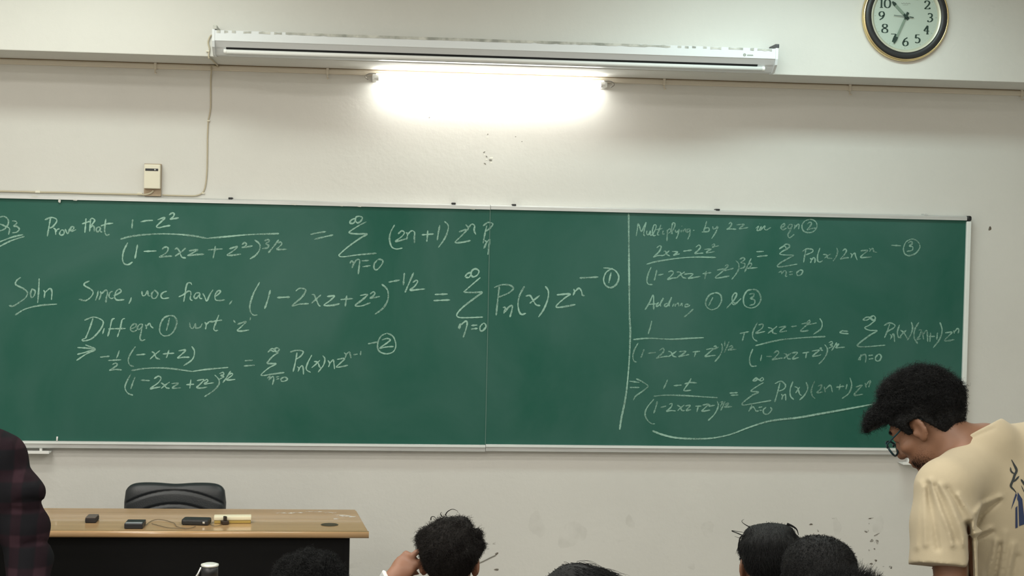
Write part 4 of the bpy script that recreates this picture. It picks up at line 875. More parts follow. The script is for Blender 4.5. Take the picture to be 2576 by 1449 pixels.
def nets(name, D, lo, h):
    S = D < 0
    c = np.zeros([x-1 for x in D.shape], np.uint8)
    for dx in (0, 1):
        for dy in (0, 1):
            for dz in (0, 1): c += S[dx:D.shape[0]-1+dx, dy:D.shape[1]-1+dy, dz:D.shape[2]-1+dz]
    act = (c > 0) & (c < 8); I = np.argwhere(act); idx = np.full(act.shape, -1, np.int64); idx[act] = np.arange(len(I))
    acc = np.zeros((len(I), 3)); cnt = np.zeros(len(I))
    corners = [(a, b, d) for a in (0, 1) for b in (0, 1) for d in (0, 1)]
    for i, a in enumerate(corners):
        for b in corners[i+1:]:
            df = [b[j]-a[j] for j in range(3)]
            if sum(abs(x) for x in df) != 1: continue
            A = I+np.array(a); B = I+np.array(b)
            da = D[A[:, 0], A[:, 1], A[:, 2]]; db = D[B[:, 0], B[:, 1], B[:, 2]]
            m = (da < 0) != (db < 0); t = da[m]/(da[m]-db[m])
            acc[m] += A[m]+(B[m]-A[m])*t[:, None]; cnt[m] += 1
    vs = lo+h*(acc/np.maximum(cnt, 1)[:, None])
    F = []
    for ax in range(3):
        o = [x for x in range(3) if x != ax]
        sl0 = [slice(None)]*3; sl1 = [slice(None)]*3; sl0[ax] = slice(0, -1); sl1[ax] = slice(1, None)
        s0, s1 = S[tuple(sl0)], S[tuple(sl1)]
        E = np.argwhere(s0 != s1)
        E = E[np.all([(E[:, j] > 0) & (E[:, j] < D.shape[j]-1) for j in o], 0)]
        inside = s0[E[:, 0], E[:, 1], E[:, 2]]
        q = []
        for (u, v) in ((1, 1), (0, 1), (0, 0), (1, 0)):
            C = E.copy(); C[:, o[0]] -= u; C[:, o[1]] -= v; q.append(idx[C[:, 0], C[:, 1], C[:, 2]])
        q = np.stack(q, 1)
        flip = inside if ax != 1 else ~inside
        q[~flip] = q[~flip][:, ::-1]
        F.append(q)
    F = np.concatenate(F); F = F[(F >= 0).all(1)]
    return np_mesh(name, vs, F)
def np_mesh(name, vs, F):
    me = bpy.data.meshes.new(name); nv, nf = len(vs), len(F); w = F.shape[1]
    me.vertices.add(nv); me.vertices.foreach_set('co', np.asarray(vs, np.float32).ravel())
    me.loops.add(nf*w); me.loops.foreach_set('vertex_index', F.astype(np.int32).ravel())
    me.polygons.add(nf); me.polygons.foreach_set('loop_start', (np.arange(nf)*w).astype(np.int32))
    me.update(calc_edges=True); me.validate()
    return me
def relax(me, n=2, f=.5):
    bm = bmesh.new(); bm.from_mesh(me)
    for _ in range(n): bmesh.ops.smooth_vert(bm, verts=bm.verts[:], factor=f, use_axis_x=True, use_axis_y=True, use_axis_z=True)
    bmesh.ops.recalc_face_normals(bm, faces=bm.faces[:])
    bm.to_mesh(me); bm.free(); return me
def rot(yaw, pitch=0.0, roll=0.0):
    """columns right, forward, up; yaw turns to the left of +Y, pitch lifts the face"""
    cy, sy = math.cos(yaw), math.sin(yaw)
    f = V3(-sy*math.cos(pitch), cy*math.cos(pitch), math.sin(pitch)); r = V3(cy, sy, 0); u = np.cross(r, f)
    c, s = math.cos(roll), math.sin(roll)
    return np.stack([c*r+s*u, f, -s*r+c*u], 1)
CRAN = V3(.076, .097, .090); CRC = V3(0, -.010, .028)
def head(B, C, R, face=True):
    L = lambda *a: C+R@V3(*a)
    B.ell(L(*CRC), CRAN, R, .02).ell(L(0, .028, -.045), (.060, .064, .074), R, .025)
    B.ell(L(0, .010, -.062), (.056, .055, .046), R, .02)                  # jaw
    B.ell(L(0, .074, -.098), (.022, .018, .016), R, .02)                  # chin
    B.cap(L(-.034, .078, .030), L(.034, .078, .030), .013, .013, .014)    # brow ridge
    for s in (-1, 1):
        B.ell(L(s*.044, .060, -.022), (.022, .024, .018), R, .018)        # cheekbone
        B.cut(L(s*.031, .098, .010), (.018, .014, .012), R, .010)         # eye socket
        B.ell(L(s*.031, .080, .010), (.0125, .0125, .0125), R, .003)      # eyeball and lids
        Re = R @ rot(s*.45)
        B.ell(L(s*.082, -.012, .000), (.0085, .022, .034), Re, .008)      # ear
        B.ell(L(s*.078, -.002, -.026), (.0075, .011, .013), Re, .008)     # lobe
        B.cut(L(s*.0905, -.006, .002), (.0065, .012, .019), Re, .004)     # concha
        B.ell(L(s*.080, .010, -.008), (.006, .006, .009), R, .006)        # tragus
    B.chain([L(0, .084, .018), L(0, .100, -.010), L(0, .108, -.030)], [.010, .011, .0145], .012)
    for s in (-1, 1): B.ell(L(s*.012, .098, -.034), (.010, .011, .009), R, .008)
    B.ell(L(0, .090, -.060), (.024, .011, .0065), R, .006); B.ell(L(0, .088, -.073), (.021, .011, .007), R, .006)
def finger(B, base, d, n, lens, r, curl):
    """three bones bending around axis n"""
    p = base; d = d/np.linalg.norm(d); pts = [p]
    for i, L_ in enumerate(lens):
        a = curl*(0.5 if i == 0 else 1.0); d = d*math.cos(a)+np.cross(n, d)*math.sin(a); p = p+d*L_; pts.append(p)
    B.chain(pts, [r, r*.95, r*.88, r*.75], .006)
def hand_at(B, wrist, d, palm_n, side, curl=.45, s=1.0):
    """d: direction wrist->knuckles, palm_n: out of the palm, side +1 if the thumb is on d x palm_n"""
    d = d/np.linalg.norm(d); palm_n = palm_n-d*(palm_n@d); palm_n /= np.linalg.norm(palm_n)
    x = np.cross(d, palm_n)*side
    R = np.stack([x, d, palm_n], 1)
    B.ell(wrist+d*.048*s, V3(.042, .052, .016)*s, R, .012)
    B.cap(wrist-d*.02, wrist+d*.03*s, .026*s, .026*s, .014)
    ax = np.cross(palm_n, d)*-1
    for i, (o, L_) in enumerate(((.030, .92), (.010, 1.0), (-.010, .94), (-.029, .76))):
        b = wrist+d*(.088-abs(i-1)*.004)*s+x*o*s
        finger(B, b, d+x*o*1.6, np.cross(d, palm_n), [.044*L_*s, .027*L_*s, .020*L_*s], .0086*s, curl*(1+.12*i))
    t0 = wrist+d*.022*s+x*.034*s
    B.chain([t0, t0+(x*.6+d*.8+palm_n*.3)*.036*s, t0+(x*.5+d*1.25+palm_n*.45)*.058*s, t0+(x*.3+d*1.6+palm_n*.6)*.070*s], [.0125*s, .0110*s, .0098*s, .0080*s], .010)
def torso(B, pel, nb, R, sh, g=0.0, kk=.05, belly=0.0):
    """pelvis centre, neck base, torso frame, shoulder joints; g inflates for clothing"""
    ax = nb-pel; at_ = lambda t, x=0, y=0: pel+ax*t+R@V3(x, y, 0)
    B.ell(at_(.02), V3(.160+g, .112+g, .110+g), R, kk); B.ell(at_(.25), V3(.140+g, .102+belly+g, .13+g), R, kk)
    B.ell(at_(.48), V3(.150+g, .108+g, .15+g), R, kk); B.ell(at_(.72, 0, .005), V3(.158+g, .110+g, .14+g), R, kk)
    B.cap(at_(.86, -.05), sh[0], .062+g, .054+g, kk); B.cap(at_(.86, .05), sh[1], .062+g, .054+g, kk)
    B.cap(at_(.97, -.03, -.01), sh[0]+R@V3(.02, 0, .005), .046+g*.7, .040+g*.8, kk); B.cap(at_(.97, .03, -.01), sh[1]+R@V3(-.02, 0, .005), .046+g*.7, .040+g*.8, kk)
def smooth_noise(X, Y, Z, f, seed):
    r = np.random.RandomState(seed); o = 0
    for i in range(5):
        d = r.randn(3); d /= np.linalg.norm(d); o = o+np.sin(f*(1+.35*i)*(X*d[0]+Y*d[1]+Z*d[2])+r.rand()*6.28)/(1+.3*i)
    return o/2.6
# --- hair -----------------------------------------------------------
def hairline(y):
    ys = [-.12, -.055, -.030, .010, .016, .030, .040, .060, .080, .10]; zs = [-.062, -.058, .018, .030, -.004, -.002, .030, .052, .064, .066]
    return np.interp(y, ys, zs)
def hair(parent, C, R, m, thick=.018, lumps=(), lift=.75, fk=.72, n=1500, length=.04, curl=.006, turns=2.0, seed=1, wild=.5, flow=(0, -.3, -.4), crown=None, nfreq=70, namp=.006, h=.0055, front_drop=0.0, rad=.0009, fade=True):
    RI = R.T; rng = np.random.RandomState(seed)
    B = Blob(); L = lambda *a: C+R@V3(*a)
    B.ell(L(*CRC), CRAN+thick, R, .015)
    for (x, y, z, rx, ry, rz) in lumps: B.ell(L(x, y, z), (rx, ry, rz), R, .012)
    def post(D, X, Y, Z):
        lx = (X-C[0])*RI[0, 0]+(Y-C[1])*RI[0, 1]+(Z-C[2])*RI[0, 2]
        ly = (X-C[0])*RI[1, 0]+(Y-C[1])*RI[1, 1]+(Z-C[2])*RI[1, 2]
        lz = (X-C[0])*RI[2, 0]+(Y-C[1])*RI[2, 1]+(Z-C[2])*RI[2, 2]
        D = D+namp*smooth_noise(X, Y, Z, nfreq, seed)
        if fade:   # hair gets shorter towards the nape and sides
            D = D+np.clip((.055-lz)/.09, 0, 1)*(thick*fk)
        cut_ = hairline(ly)-lz-front_drop*np.clip((ly-.04)/.05, 0, 1)
        D = np.maximum(D, cut_+.004*smooth_noise(X, Y, Z, 140, seed+5))
        inner = np.sqrt(((lx-CRC[0])/(CRAN[0]-.006))**2+((ly-CRC[1])/(CRAN[1]-.006))**2+((lz-CRC[2])/(CRAN[2]-.006))**2)-1
        return np.maximum(D, -inner*.075)
    me = B.mesh('hair', h, post, pad=.02)
    relax(me, 1)
    # strands
    vv = np.empty(len(me.vertices)*3, np.float32); me.vertices.foreach_get('co', vv); vv = vv.reshape(-1, 3)
    vn = np.empty(len(me.vertices)*3, np.float32); me.vertices.foreach_get('normal', vn); vn = vn.reshape(-1, 3)
    PL = (vv-C) @ R; UL = vn @ R
    k_ = np.sqrt((((PL-CRC)/CRAN)**2).sum(1)); UL = UL*np.sign((UL*(PL-CRC)).sum(1))[:, None]
    ok = np.where((k_ > 1.012) & (PL[:, 2] > hairline(PL[:, 1])+.003))[0]
    pick = rng.choice(ok, n); P = PL[pick]+rng.randn(n, 3)*.0022; U = UL[pick]; P = P-U*.0018
    N_ = len(P); seg = 6
    sc_ = 1-.74*np.clip((.055-P[:, 2])/.085, 0, 1) if fade else np.ones(N_)
    sc_ = sc_*np.where((np.abs(P[:, 0]) > .055) & (P[:, 2] < .058) & (P[:, 1] > -.055), .35, 1.0) if fade else sc_
    ln = length*sc_*(.55+.8*rng.rand(N_))
    d0 = U*lift+np.array(flow)*.6+rng.randn(N_, 3)*wild*.55; d0 /= np.linalg.norm(d0, axis=1)[:, None]
    d1 = d0*.4+np.array(flow)+rng.randn(N_, 3)*wild; d1 /= np.linalg.norm(d1, axis=1)[:, None]
    a_ = np.cross(d0, rng.randn(N_, 3)); a_ /= np.linalg.norm(a_, axis=1)[:, None]+1e-9; b_ = np.cross(d0, a_)
    ph = rng.rand(N_)*6.28; cr = curl*(.5+rng.rand(N_))*sc_; tn = turns*(.6+.8*rng.rand(N_))
    pts = []
    for i in range(seg+1):
        t = i/seg
        base = P+(d0*(t-t*t*.5)[..., None] if False else d0*(t-.5*t*t)+d1*(.5*t*t))*ln[:, None]
        w = np.minimum(1, t*3)[..., None] if False else min(1, t*3)
        ang = ph+tn*6.28*t
        pts.append(base+w*cr[:, None]*(a_*np.cos(ang)[:, None]+b_*np.sin(ang)[:, None]))
    pts = np.stack(pts, 1)                                            # N,seg+1,3 local
    pts = C+pts @ R.T
    tg = np.gradient(pts, axis=1); tg /= np.linalg.norm(tg, axis=2)[..., None]+1e-9
    n1 = np.cross(tg, V3(.31, .52, .8)); n1 /= np.linalg.norm(n1, axis=2)[..., None]+1e-9; n2 = np.cross(tg, n1)
    rr = rad*(1-.75*np.linspace(0, 1, seg+1))[None, :, None]
    ring = np.stack([pts+rr*(n1*math.cos(x)+n2*math.sin(x)) for x in (0, 2.094, 4.189)], 2)   # N,seg+1,3,3
    V = ring.reshape(-1, 3); base = (np.arange(N_)*(seg+1)*3)[:, None, None]+(np.arange(seg)*3)[None, :, None]
    k = np.arange(3)[None, None, :]; k2 = (k+1) % 3
    Fq = np.stack([base+k, base+k2, base+3+k2, base+3+k], -1).reshape(-1, 4)
    ff = np.empty(len(me.loops), np.int32); me.loops.foreach_get('vertex_index', ff); ff = ff.reshape(-1, 4)
    me2 = np_mesh('hair', np.concatenate([vv, V]), np.concatenate([ff, Fq+len(vv)]))
    return link('hair', me2, m, parent, True)
def strand_obj(name, pts, r, m, parent):
    P = catmull(pts, .003); n = len(P); bm = bmesh.new(); tube(bm, P, r, 5, True, [r*(1-.8*i/(n-1)) for i in range(n)])
    return bm_obj(name, bm, m, parent, True)

# --- a seated student seen from behind --------------------------------
def seated(hx, hy, depth, zf, label, skin, shirt, yaw=0.0, pitch=0.0, hairkw=None, arm_up=False, hm='hair', roll=0.0):
    C = at(hx, hy, depth); R = rot(yaw, pitch, roll)
    pel = V3(C[0], C[1]-.10, zf+.535); nb = C+V3(0, -.045, -.165)
    Rt = np.stack([V3(1, 0, 0), np.cross((nb-pel)/np.linalg.norm(nb-pel), V3(1, 0, 0)), (nb-pel)/np.linalg.norm(nb-pel)], 1)
    up = (nb-pel)/np.linalg.norm(nb-pel)
    sh = [nb+V3(-.185, .01, -.055), nb+V3(.185, .01, -.055)]
    root = empty('person', (pel[0], pel[1], zf), label, 'person', 'students seated with their backs to the camera')
    B = Blob(); head(B, C, R)
    B.chain([C+R@V3(0, -.018, -.06), C+R@V3(0, -.028, -.10), nb+V3(0, .004, .01)], [.056, .054, .062], .025)
    torso(B, pel, nb, Rt, sh)
    arms = []
    for i, s in enumerate((-1, 1)):
        hip = pel+V3(s*.09, .02, -.01); kn = V3(C[0]+s*.13, pel[1]+.44, zf+.50); an = V3(C[0]+s*.12, pel[1]+.40, zf+.085)
        B.chain([hip, kn], [.082, .056], .04).chain([kn, (kn+an)/2+V3(0, -.015, .03), an], [.054, .054, .036], .03)
        B.chain([an, an+V3(0, .06, -.045), an+V3(s*.01, .16, -.055)], [.036, .038, .028], .02)
        if arm_up and s < 0:
            # left hand raised to the ear: wrist and fingertips placed where the photo shows them
            wr = at(992, 1454, depth-.03); el = V3(sh[0][0]-.16, sh[0][1]+.10, sh[0][2]-.18)
            B.chain([sh[0], (sh[0]+el)/2, el], [.050, .046, .040], .03).chain([el, el+(wr-el)*.35, wr], [.041, .043, .028], .02)
            kn_ = at(1026, 1414, depth-.02); d = kn_-wr
            pn = V3(.55, .65, -.1)
            dn = d/np.linalg.norm(d); pn = pn-dn*(pn@dn); pn /= np.linalg.norm(pn)
            x = np.cross(dn, pn); x = x if x[2] > 0 else -x
            Rh = np.stack([x, dn, pn], 1)
            B.ell(wr+dn*.045, (.040, .048, .018), Rh, .012).cap(wr-dn*.02, wr+dn*.03, .027, .027, .014)
            tips = [((1037, 1399, 0), (1049, 1388, 0), (1066, 1381, .01)), ((1038, 1411, .025), (1044, 1408, .05), (1052, 1411, .07)), ((1036, 1424, .045), (1042, 1424, .07), (1052, 1428, .085)), ((1032, 1437, .06), (1040, 1440, .08), (1050, 1443, .09))]
            for j, (a, b, c) in enumerate(tips):
                kk_ = wr+dn*.078+x*(.027-.018*j); dd = depth-.03
                B.chain([kk_, at(a[0], a[1], dd+a[2]), at(b[0], b[1], dd+b[2]), at(c[0], c[1], dd+c[2])], [.0095, .0090, .0082, .0070], .006)
            B.chain([wr+dn*.03-x*.02+pn*.02, at(1020, 1455, depth+.02), at(1030, 1455, depth+.05)], [.012, .0105, .009], .008)
            arms.append(('up', sh[0], el)); watch = (wr, el)
        else:
            el = V3(C[0]+s*.215, pel[1]+.10, zf+.72); wr = V3(C[0]+s*.12, pel[1]+.30, zf+.645)
            B.chain([sh[i], (sh[i]+el)/2, el], [.050, .045, .039], .03).chain([el, el+(wr-el)*.3, wr], [.040, .041, .027], .02)
            hand_at(B, wr, V3(-s*.25, 1, -.10), V3(0, 0, -1), s, .30, .95)
            arms.append(('down', sh[i], el))
    me = B.mesh('body', .0065); relax(me, 1)
    body = link('body', me, skin, root, True)
    Sx = Blob(); torso(Sx, pel, nb, Rt, sh, .014)
    for k_, a, e in arms: Sx.chain([a, a+(e-a)*.75], [.066, .060], .03)
    Sx.cut(nb+V3(0, .02, .055), (.070, .075, .055), None, .01)
    me = Sx.mesh('shirt', .009, lambda D, X, Y, Z: D+.004*smooth_noise(X, Y, Z*.5, 38, 3)); relax(me, 1)
    link('shirt', me, shirt, root, True)
    T = Blob(); T.ell(pel+V3(0, 0, -.005), (.172, .125, .105), None, .03)
    for s in (-1, 1):
        hip = pel+V3(s*.09, .02, -.01); kn = V3(C[0]+s*.13, pel[1]+.44, zf+.50); an = V3(C[0]+s*.12, pel[1]+.40, zf+.085)
        T.chain([hip, kn], [.092, .068], .04).chain([kn, an+V3(0, 0, .03)], [.067, .056], .03)
    link('trousers', relax(T.mesh('trousers', .010), 1), MT['trouser'], root, True)
    for s in (-1, 1):
        an = V3(C[0]+s*.12, pel[1]+.40, zf+.085); S2 = Blob().chain([an+V3(0, -.02, -.03), an+V3(0, .06, -.042), an+V3(s*.01, .17, -.048)], [.042, .045, .036], .02).plane((0, 0, zf+.003), (0, 0, -1))
        link('shoe', S2.mesh('shoe', .007), MT['shoe'], root, True)
    hair(root, C, R, MT[hm], **(hairkw or {}))
    return root, C, R, (watch if arm_up else None)
def spectacles(root, C, R, m, h=.0022, lens_r=(.026, .021), drop=0.0, fwd=.108):
    g = bpy.data.objects.new('glasses', None); COL.objects.link(g); g.parent = root; g['_org'] = root['_org'] if '_org' in root else tuple(root.location)
    L = lambda *a: C+R@V3(*a)
    for s in (-1, 1):
        rim = [L(s*.033+lens_r[0]*math.cos(a), fwd-.006*abs(math.cos(a)), -.002+drop+lens_r[1]*math.sin(a)) for a in np.linspace(0, 2*math.pi, 29)]
        bm = bmesh.new(); tube(bm, rim, h, 8, False); bm_obj('rim', bm, m, g, True)
        bm = bmesh.new(); c0 = bm.verts.new(L(s*.033, fwd, -.002+drop)); vs = [bm.verts.new(p) for p in rim[:-1]]
        for i in range(len(vs)): bm.faces.new((c0, vs[i], vs[(i+1) % len(vs)]))
        bm_obj('lens', bm, MT['lens'], g, True)
        pts = catmull([L(s*.059, fwd-.004, .004+drop), L(s*.072, fwd-.02, .010), L(s*.079, .045, .020), L(s*.081, .008, .030), L(s*.086, -.014, .031), L(s*.087, -.034, .012)], .004)
        bm = bmesh.new(); tube(bm, pts, h*.95, 6); bm_obj('temple', bm, m, g, True)
    bm = bmesh.new(); tube(bm, catmull([L(-.009, fwd, .002+drop), L(0, fwd+.003, .006+drop), L(.009, fwd, .002+drop)], .003), h, 6); bm_obj('bridge', bm, m, g, True)
    return g

dark_shirts = [mat('shirt_grey', (.10, .10, .11), .9), mat('shirt_navy', (.03, .04, .08), .9), mat('shirt_olive', (.06, .065, .04), .9), mat('shirt_black', (.02, .02, .022), .9), mat('shirt_maroon', (.08, .02, .025), .9)]
# front row: scratching student and the one with the tuft at the left of his crown
pA, CA, RA, wA = seated(1131, 1419, 4.85, 0.0, 'person with curly dark hair scratching the left ear, seen from behind', MT['skin_b'], dark_shirts[0], yaw=-.10, pitch=-.03, arm_up=True, hm='hair_brown',
    hairkw=dict(thick=.024, fk=.9, seed=3, n=11000, rad=.0006, lift=.22, length=.020, curl=.003, turns=1.2, wild=.35, nfreq=75, namp=.007,
    lumps=[(-.074, .015, .066, .030, .030, .034), (-.055, -.02, .098, .030, .03, .022), (.030, -.02, .124, .042, .04, .022), (.068, .01, .085, .026, .03, .030), (.082, .0, .052, .018, .022, .030), (-.02, .0, .118, .03, .03, .022)]))
for pts in ([(1120, 1296), (1126, 1287), (1138, 1281), (1150, 1285), (1152, 1290)], [(1084, 1308), (1085, 1301), (1092, 1300), (1099, 1308)], [(1112, 1300), (1108, 1292), (1112, 1288)]):
    strand_obj('hair_curl', [at(x, y, 4.84) for x, y in pts], .0019, MT['hair_brown'], pA)
spectacles(pA, CA, RA, MT['frame_brown'], .0026)
wr, el = wA; dW = (el-wr)/np.linalg.norm(el-wr); wc = wr+dW*.012
bm = bmesh.new(); zq = Vector(dW); q = zq.to_track_quat('Z', 'Y').to_matrix().to_4x4()
lathe(bm, [(.0275, -.011), (.0310, -.011), (.0320, 0), (.0310, .011), (.0275, .011), (.0275, -.011)], (0, 0, 0), 'Z', 28, Matrix.Translation(wc) @ q)
ws = bm_obj('watch_strap', bm, MT['black_plastic'], pA, True)
od = -.80*CR+.42*CU-.45*CF; od = od-dW*(od@dW); od /= np.linalg.norm(od); oc = wc+od*.034; xd = np.cross(dW, od)
Mx = Matrix(((xd[0], dW[0], od[0], oc[0]), (xd[1], dW[1], od[1], oc[1]), (xd[2], dW[2], od[2], oc[2]), (0, 0, 0, 1)))
bm = bmesh.new(); box(bm, (-.018, -.019, -.006), (.018, .019, .006), .004, Mx); bm_obj('watch_case', bm, MT['white_plastic'], ws)
bm = bmesh.new(); box(bm, (-.012, -.013, .0062), (.012, .013, .0072), .0005, Mx); bm_obj('watch_face', bm, mat('watch_grey', (.45, .47, .48), .3), ws)

pD, CD, RD, _ = seated(1934, 1428, 4.85, 0.0, 'person with straight black hair and a stray tuft sticking out left, seen from behind', MT['skin_a'], dark_shirts[1], yaw=-.12, pitch=-.02,
    hairkw=dict(thick=.021, fk=.85, seed=5, n=11000, lift=.16, length=.022, curl=.001, turns=.5, wild=.16, flow=(0, -.5, -.8), nfreq=45, namp=.0035, rad=.0006,
    lumps=[(.030, .0, .112, .045, .05, .024), (-.040, .0, .102, .035, .05, .024), (.075, .01, .075, .022, .03, .028)]))
for pts, r in (([(1882, 1352), (1866, 1346), (1854, 1341), (1843, 1337), (1841, 1335), (1848, 1336), (1862, 1338), (1878, 1341)], .0022), ([(1880, 1358), (1864, 1354), (1856, 1352), (1848, 1349)], .0016), ([(1876, 1344), (1863, 1352), (1859, 1366), (1857, 1380), (1858, 1387)], .0036), ([(1886, 1326), (1872, 1318), (1866, 1311), (1872, 1306)], .0018), ([(1980, 1318), (1994, 1324), (2004, 1332), (2009, 1346)], .0045)):
    strand_obj('hair_tuft', [at(x, y, 4.84) for x, y in pts], r, MT['hair'], pD)
# second row
pB, CB, RB, _ = seated(779, 1523, 4.05, STEP1, 'person with short curly hair, only the crown showing in front of the desk', MT['skin_a'], dark_shirts[2], yaw=.05, pitch=-.05,
    hairkw=dict(thick=.020, seed=7, n=15000, lift=.4, length=.017, curl=.0045, turns=1.6, wild=.6, nfreq=120, namp=.008, rad=.0006,
    lumps=[(-.055, 0, .085, .03, .04, .026), (0, -.01, .118, .035, .04, .016), (.045, 0, .095, .034, .04, .022)]))
pE, CE, RE, _ = seated(2057, 1476, 4.05, STEP1, 'person with a smooth round crop of black hair, overlapping the tufted head', MT['skin_a'], dark_shirts[3], yaw=.02, pitch=-.04,
    hairkw=dict(thick=.014, seed=9, n=20000, lift=.6, length=.006, curl=.0003, turns=.5, wild=.5, nfreq=30, namp=.001, rad=.0006, fade=False, lumps=[(-.02, -.02, .060, .074, .085, .068), (.012, -.02, .062, .078, .085, .064)]))
# third row, only the tops of the heads
pC, CC, RC, _ = seated(1459, 1584, 3.30, STEP2, 'person with parted black hair, only the top showing at the bottom centre', MT['skin_b'], dark_shirts[4], yaw=0, pitch=-.05,
    hairkw=dict(thick=.018, seed=11, n=9000, lift=.3, length=.045, curl=.002, turns=.4, wild=.12, flow=(.5, -.2, -.6), nfreq=30, namp=.003, rad=.0006,
    lumps=[(-.055, 0, .088, .022, .04, .026), (-.015, -.01, .108, .042, .05, .030), (.042, 0, .098, .030, .05, .024)]))
pF, CF_, RF, _ = seated(2128, 1606, 3.30, STEP2, 'person with spiky dark hair at the bottom edge, nearest below the round crop', MT['skin_a'], dark_shirts[0], yaw=0, pitch=-.05,
    hairkw=dict(thick=.018, seed=13, n=8000, length=.028, curl=.001, turns=.5, wild=.55, flow=(.2, -.1, .25), nfreq=70, namp=.004, rad=.0006))
bench('student_bench', -1.10, 1.15, pA.location.y, 0.0, 'long wooden bench in the front row under the scratching student')
bench('student_bench', -1.15, 0.85, pB.location.y, STEP1, 'long wooden bench in the second row under the round cropped head')
bench('student_bench', -1.15, 0.75, pC.location.y, STEP2, 'long wooden bench in the third row nearest the camera')
# ------------------------------------------------------------------ standing man in the beige T-shirt (right)
def frame_from(shl, shr, pel, nb):
    r = (shr-shl)/np.linalg.norm(shr-shl); u = nb-pel; u = u-r*(u@r); u /= np.linalg.norm(u)
    return np.stack([r, np.cross(u, r), u], 1)
def project_px(X, Y, Z):
    dx, dy, dz = X-CAM[0], Y-CAM[1], Z-CAM[2]
    w = dx*CF[0]+dy*CF[1]+dz*CF[2]
    return IW/2+FPX*(dx*CR[0]+dy*CR[1]+dz*CR[2])/w, IH/2-FPX*(dx*CU[0]+dy*CU[1]+dz*CU[2])/w
def fold(D, X, Y, Z, lines):
    """cloth folds: raised or sunk creases along polylines"""
    near = np.abs(D) < .03
    I = np.argwhere(near); x = X[I[:, 0], 0, 0]; y = Y[0, I[:, 1], 0]; z = Z[0, 0, I[:, 2]]
    u, v = project_px(x, y, z); acc = np.zeros(len(I))
    for pts, amp, w in lines:
        best = np.full(len(I), 1e9)
        P = np.array(pts, float)
        for a, b in zip(P[:-1], P[1:]):
            d = b-a; t = np.clip(((u-a[0])*d[0]+(v-a[1])*d[1])/(d@d), 0, 1)
            best = np.minimum(best, (u-a[0]-t*d[0])**2+(v-a[1]-t*d[1])**2)
        acc += amp*np.exp(-best/(w*w))
    D[near] -= acc.astype(np.float32)
    return D
CB_ = np.stack([CR, CF, CU], 1)
hC = at(2333, 1070, 4.24); hR = CB_ @ rot(math.radians(52), math.radians(-33), math.radians(5))
nb = at(2474, 1118, 4.21); pel = at(2606, 1600, 4.30); shL, shR = at(2378, 1228, 4.06), at(2648, 1118, 4.27)
mz = STEP1
man = empty('person', (pel[0], pel[1], mz), 'standing person in a beige T-shirt and dark round glasses, head bent down at the right', 'person')
Rt = frame_from(shL, shR, pel, nb)
B = Blob(); head(B, hC, hR)
B.chain([hC+hR@V3(0, -.030, -.045), hC+hR@V3(0, -.045, -.085), nb+V3(-.005, 0, .0)], [.059, .054, .054], .02)
torso(B, pel, nb, Rt, [shL, shR])
elL = at(2394, 1500, 4.02); wrL = at(2345, 1650, 4.14)
elR = shR+V3(.04, .10, -.28); wrR = elR+V3(-.10, .20, -.12)
for a, e, w_, s in ((shL, elL, wrL, -1), (shR, elR, wrR, 1)):
    B.chain([a, (a+e)/2, e], [.052, .047, .040], .03).chain([e, e+(w_-e)*.3, w_], [.041, .043, .028], .02)
    hand_at(B, w_, w_-e, Rt[:, 0]*-s, s, .35)
ft = V3(-math.sin(.5), math.cos(.5), 0)
sdir = V3(math.cos(.5), math.sin(.5), 0)
legs = []
for s in (-1, 1):
    hip = pel+sdir*s*.09+V3(0, 0, -.02); kn = pel+sdir*s*.10+ft*.03; kn[2] = mz+.50; an = pel+sdir*s*.11+ft*-.02; an[2] = mz+.09
    legs.append((hip, kn, an))
    B.chain([hip, kn], [.088, .056], .04).chain([kn, (kn+an)/2-ft*.015+V3(0, 0, .03), an], [.054, .054, .036], .03)
    B.chain([an, an+ft*.06+V3(0, 0, -.045), an+ft*.16+V3(0, 0, -.055)], [.036, .038, .028], .02)
me = B.mesh('body', .0058); relax(me, 1); link('body', me, MT['skin_a'], man, True)
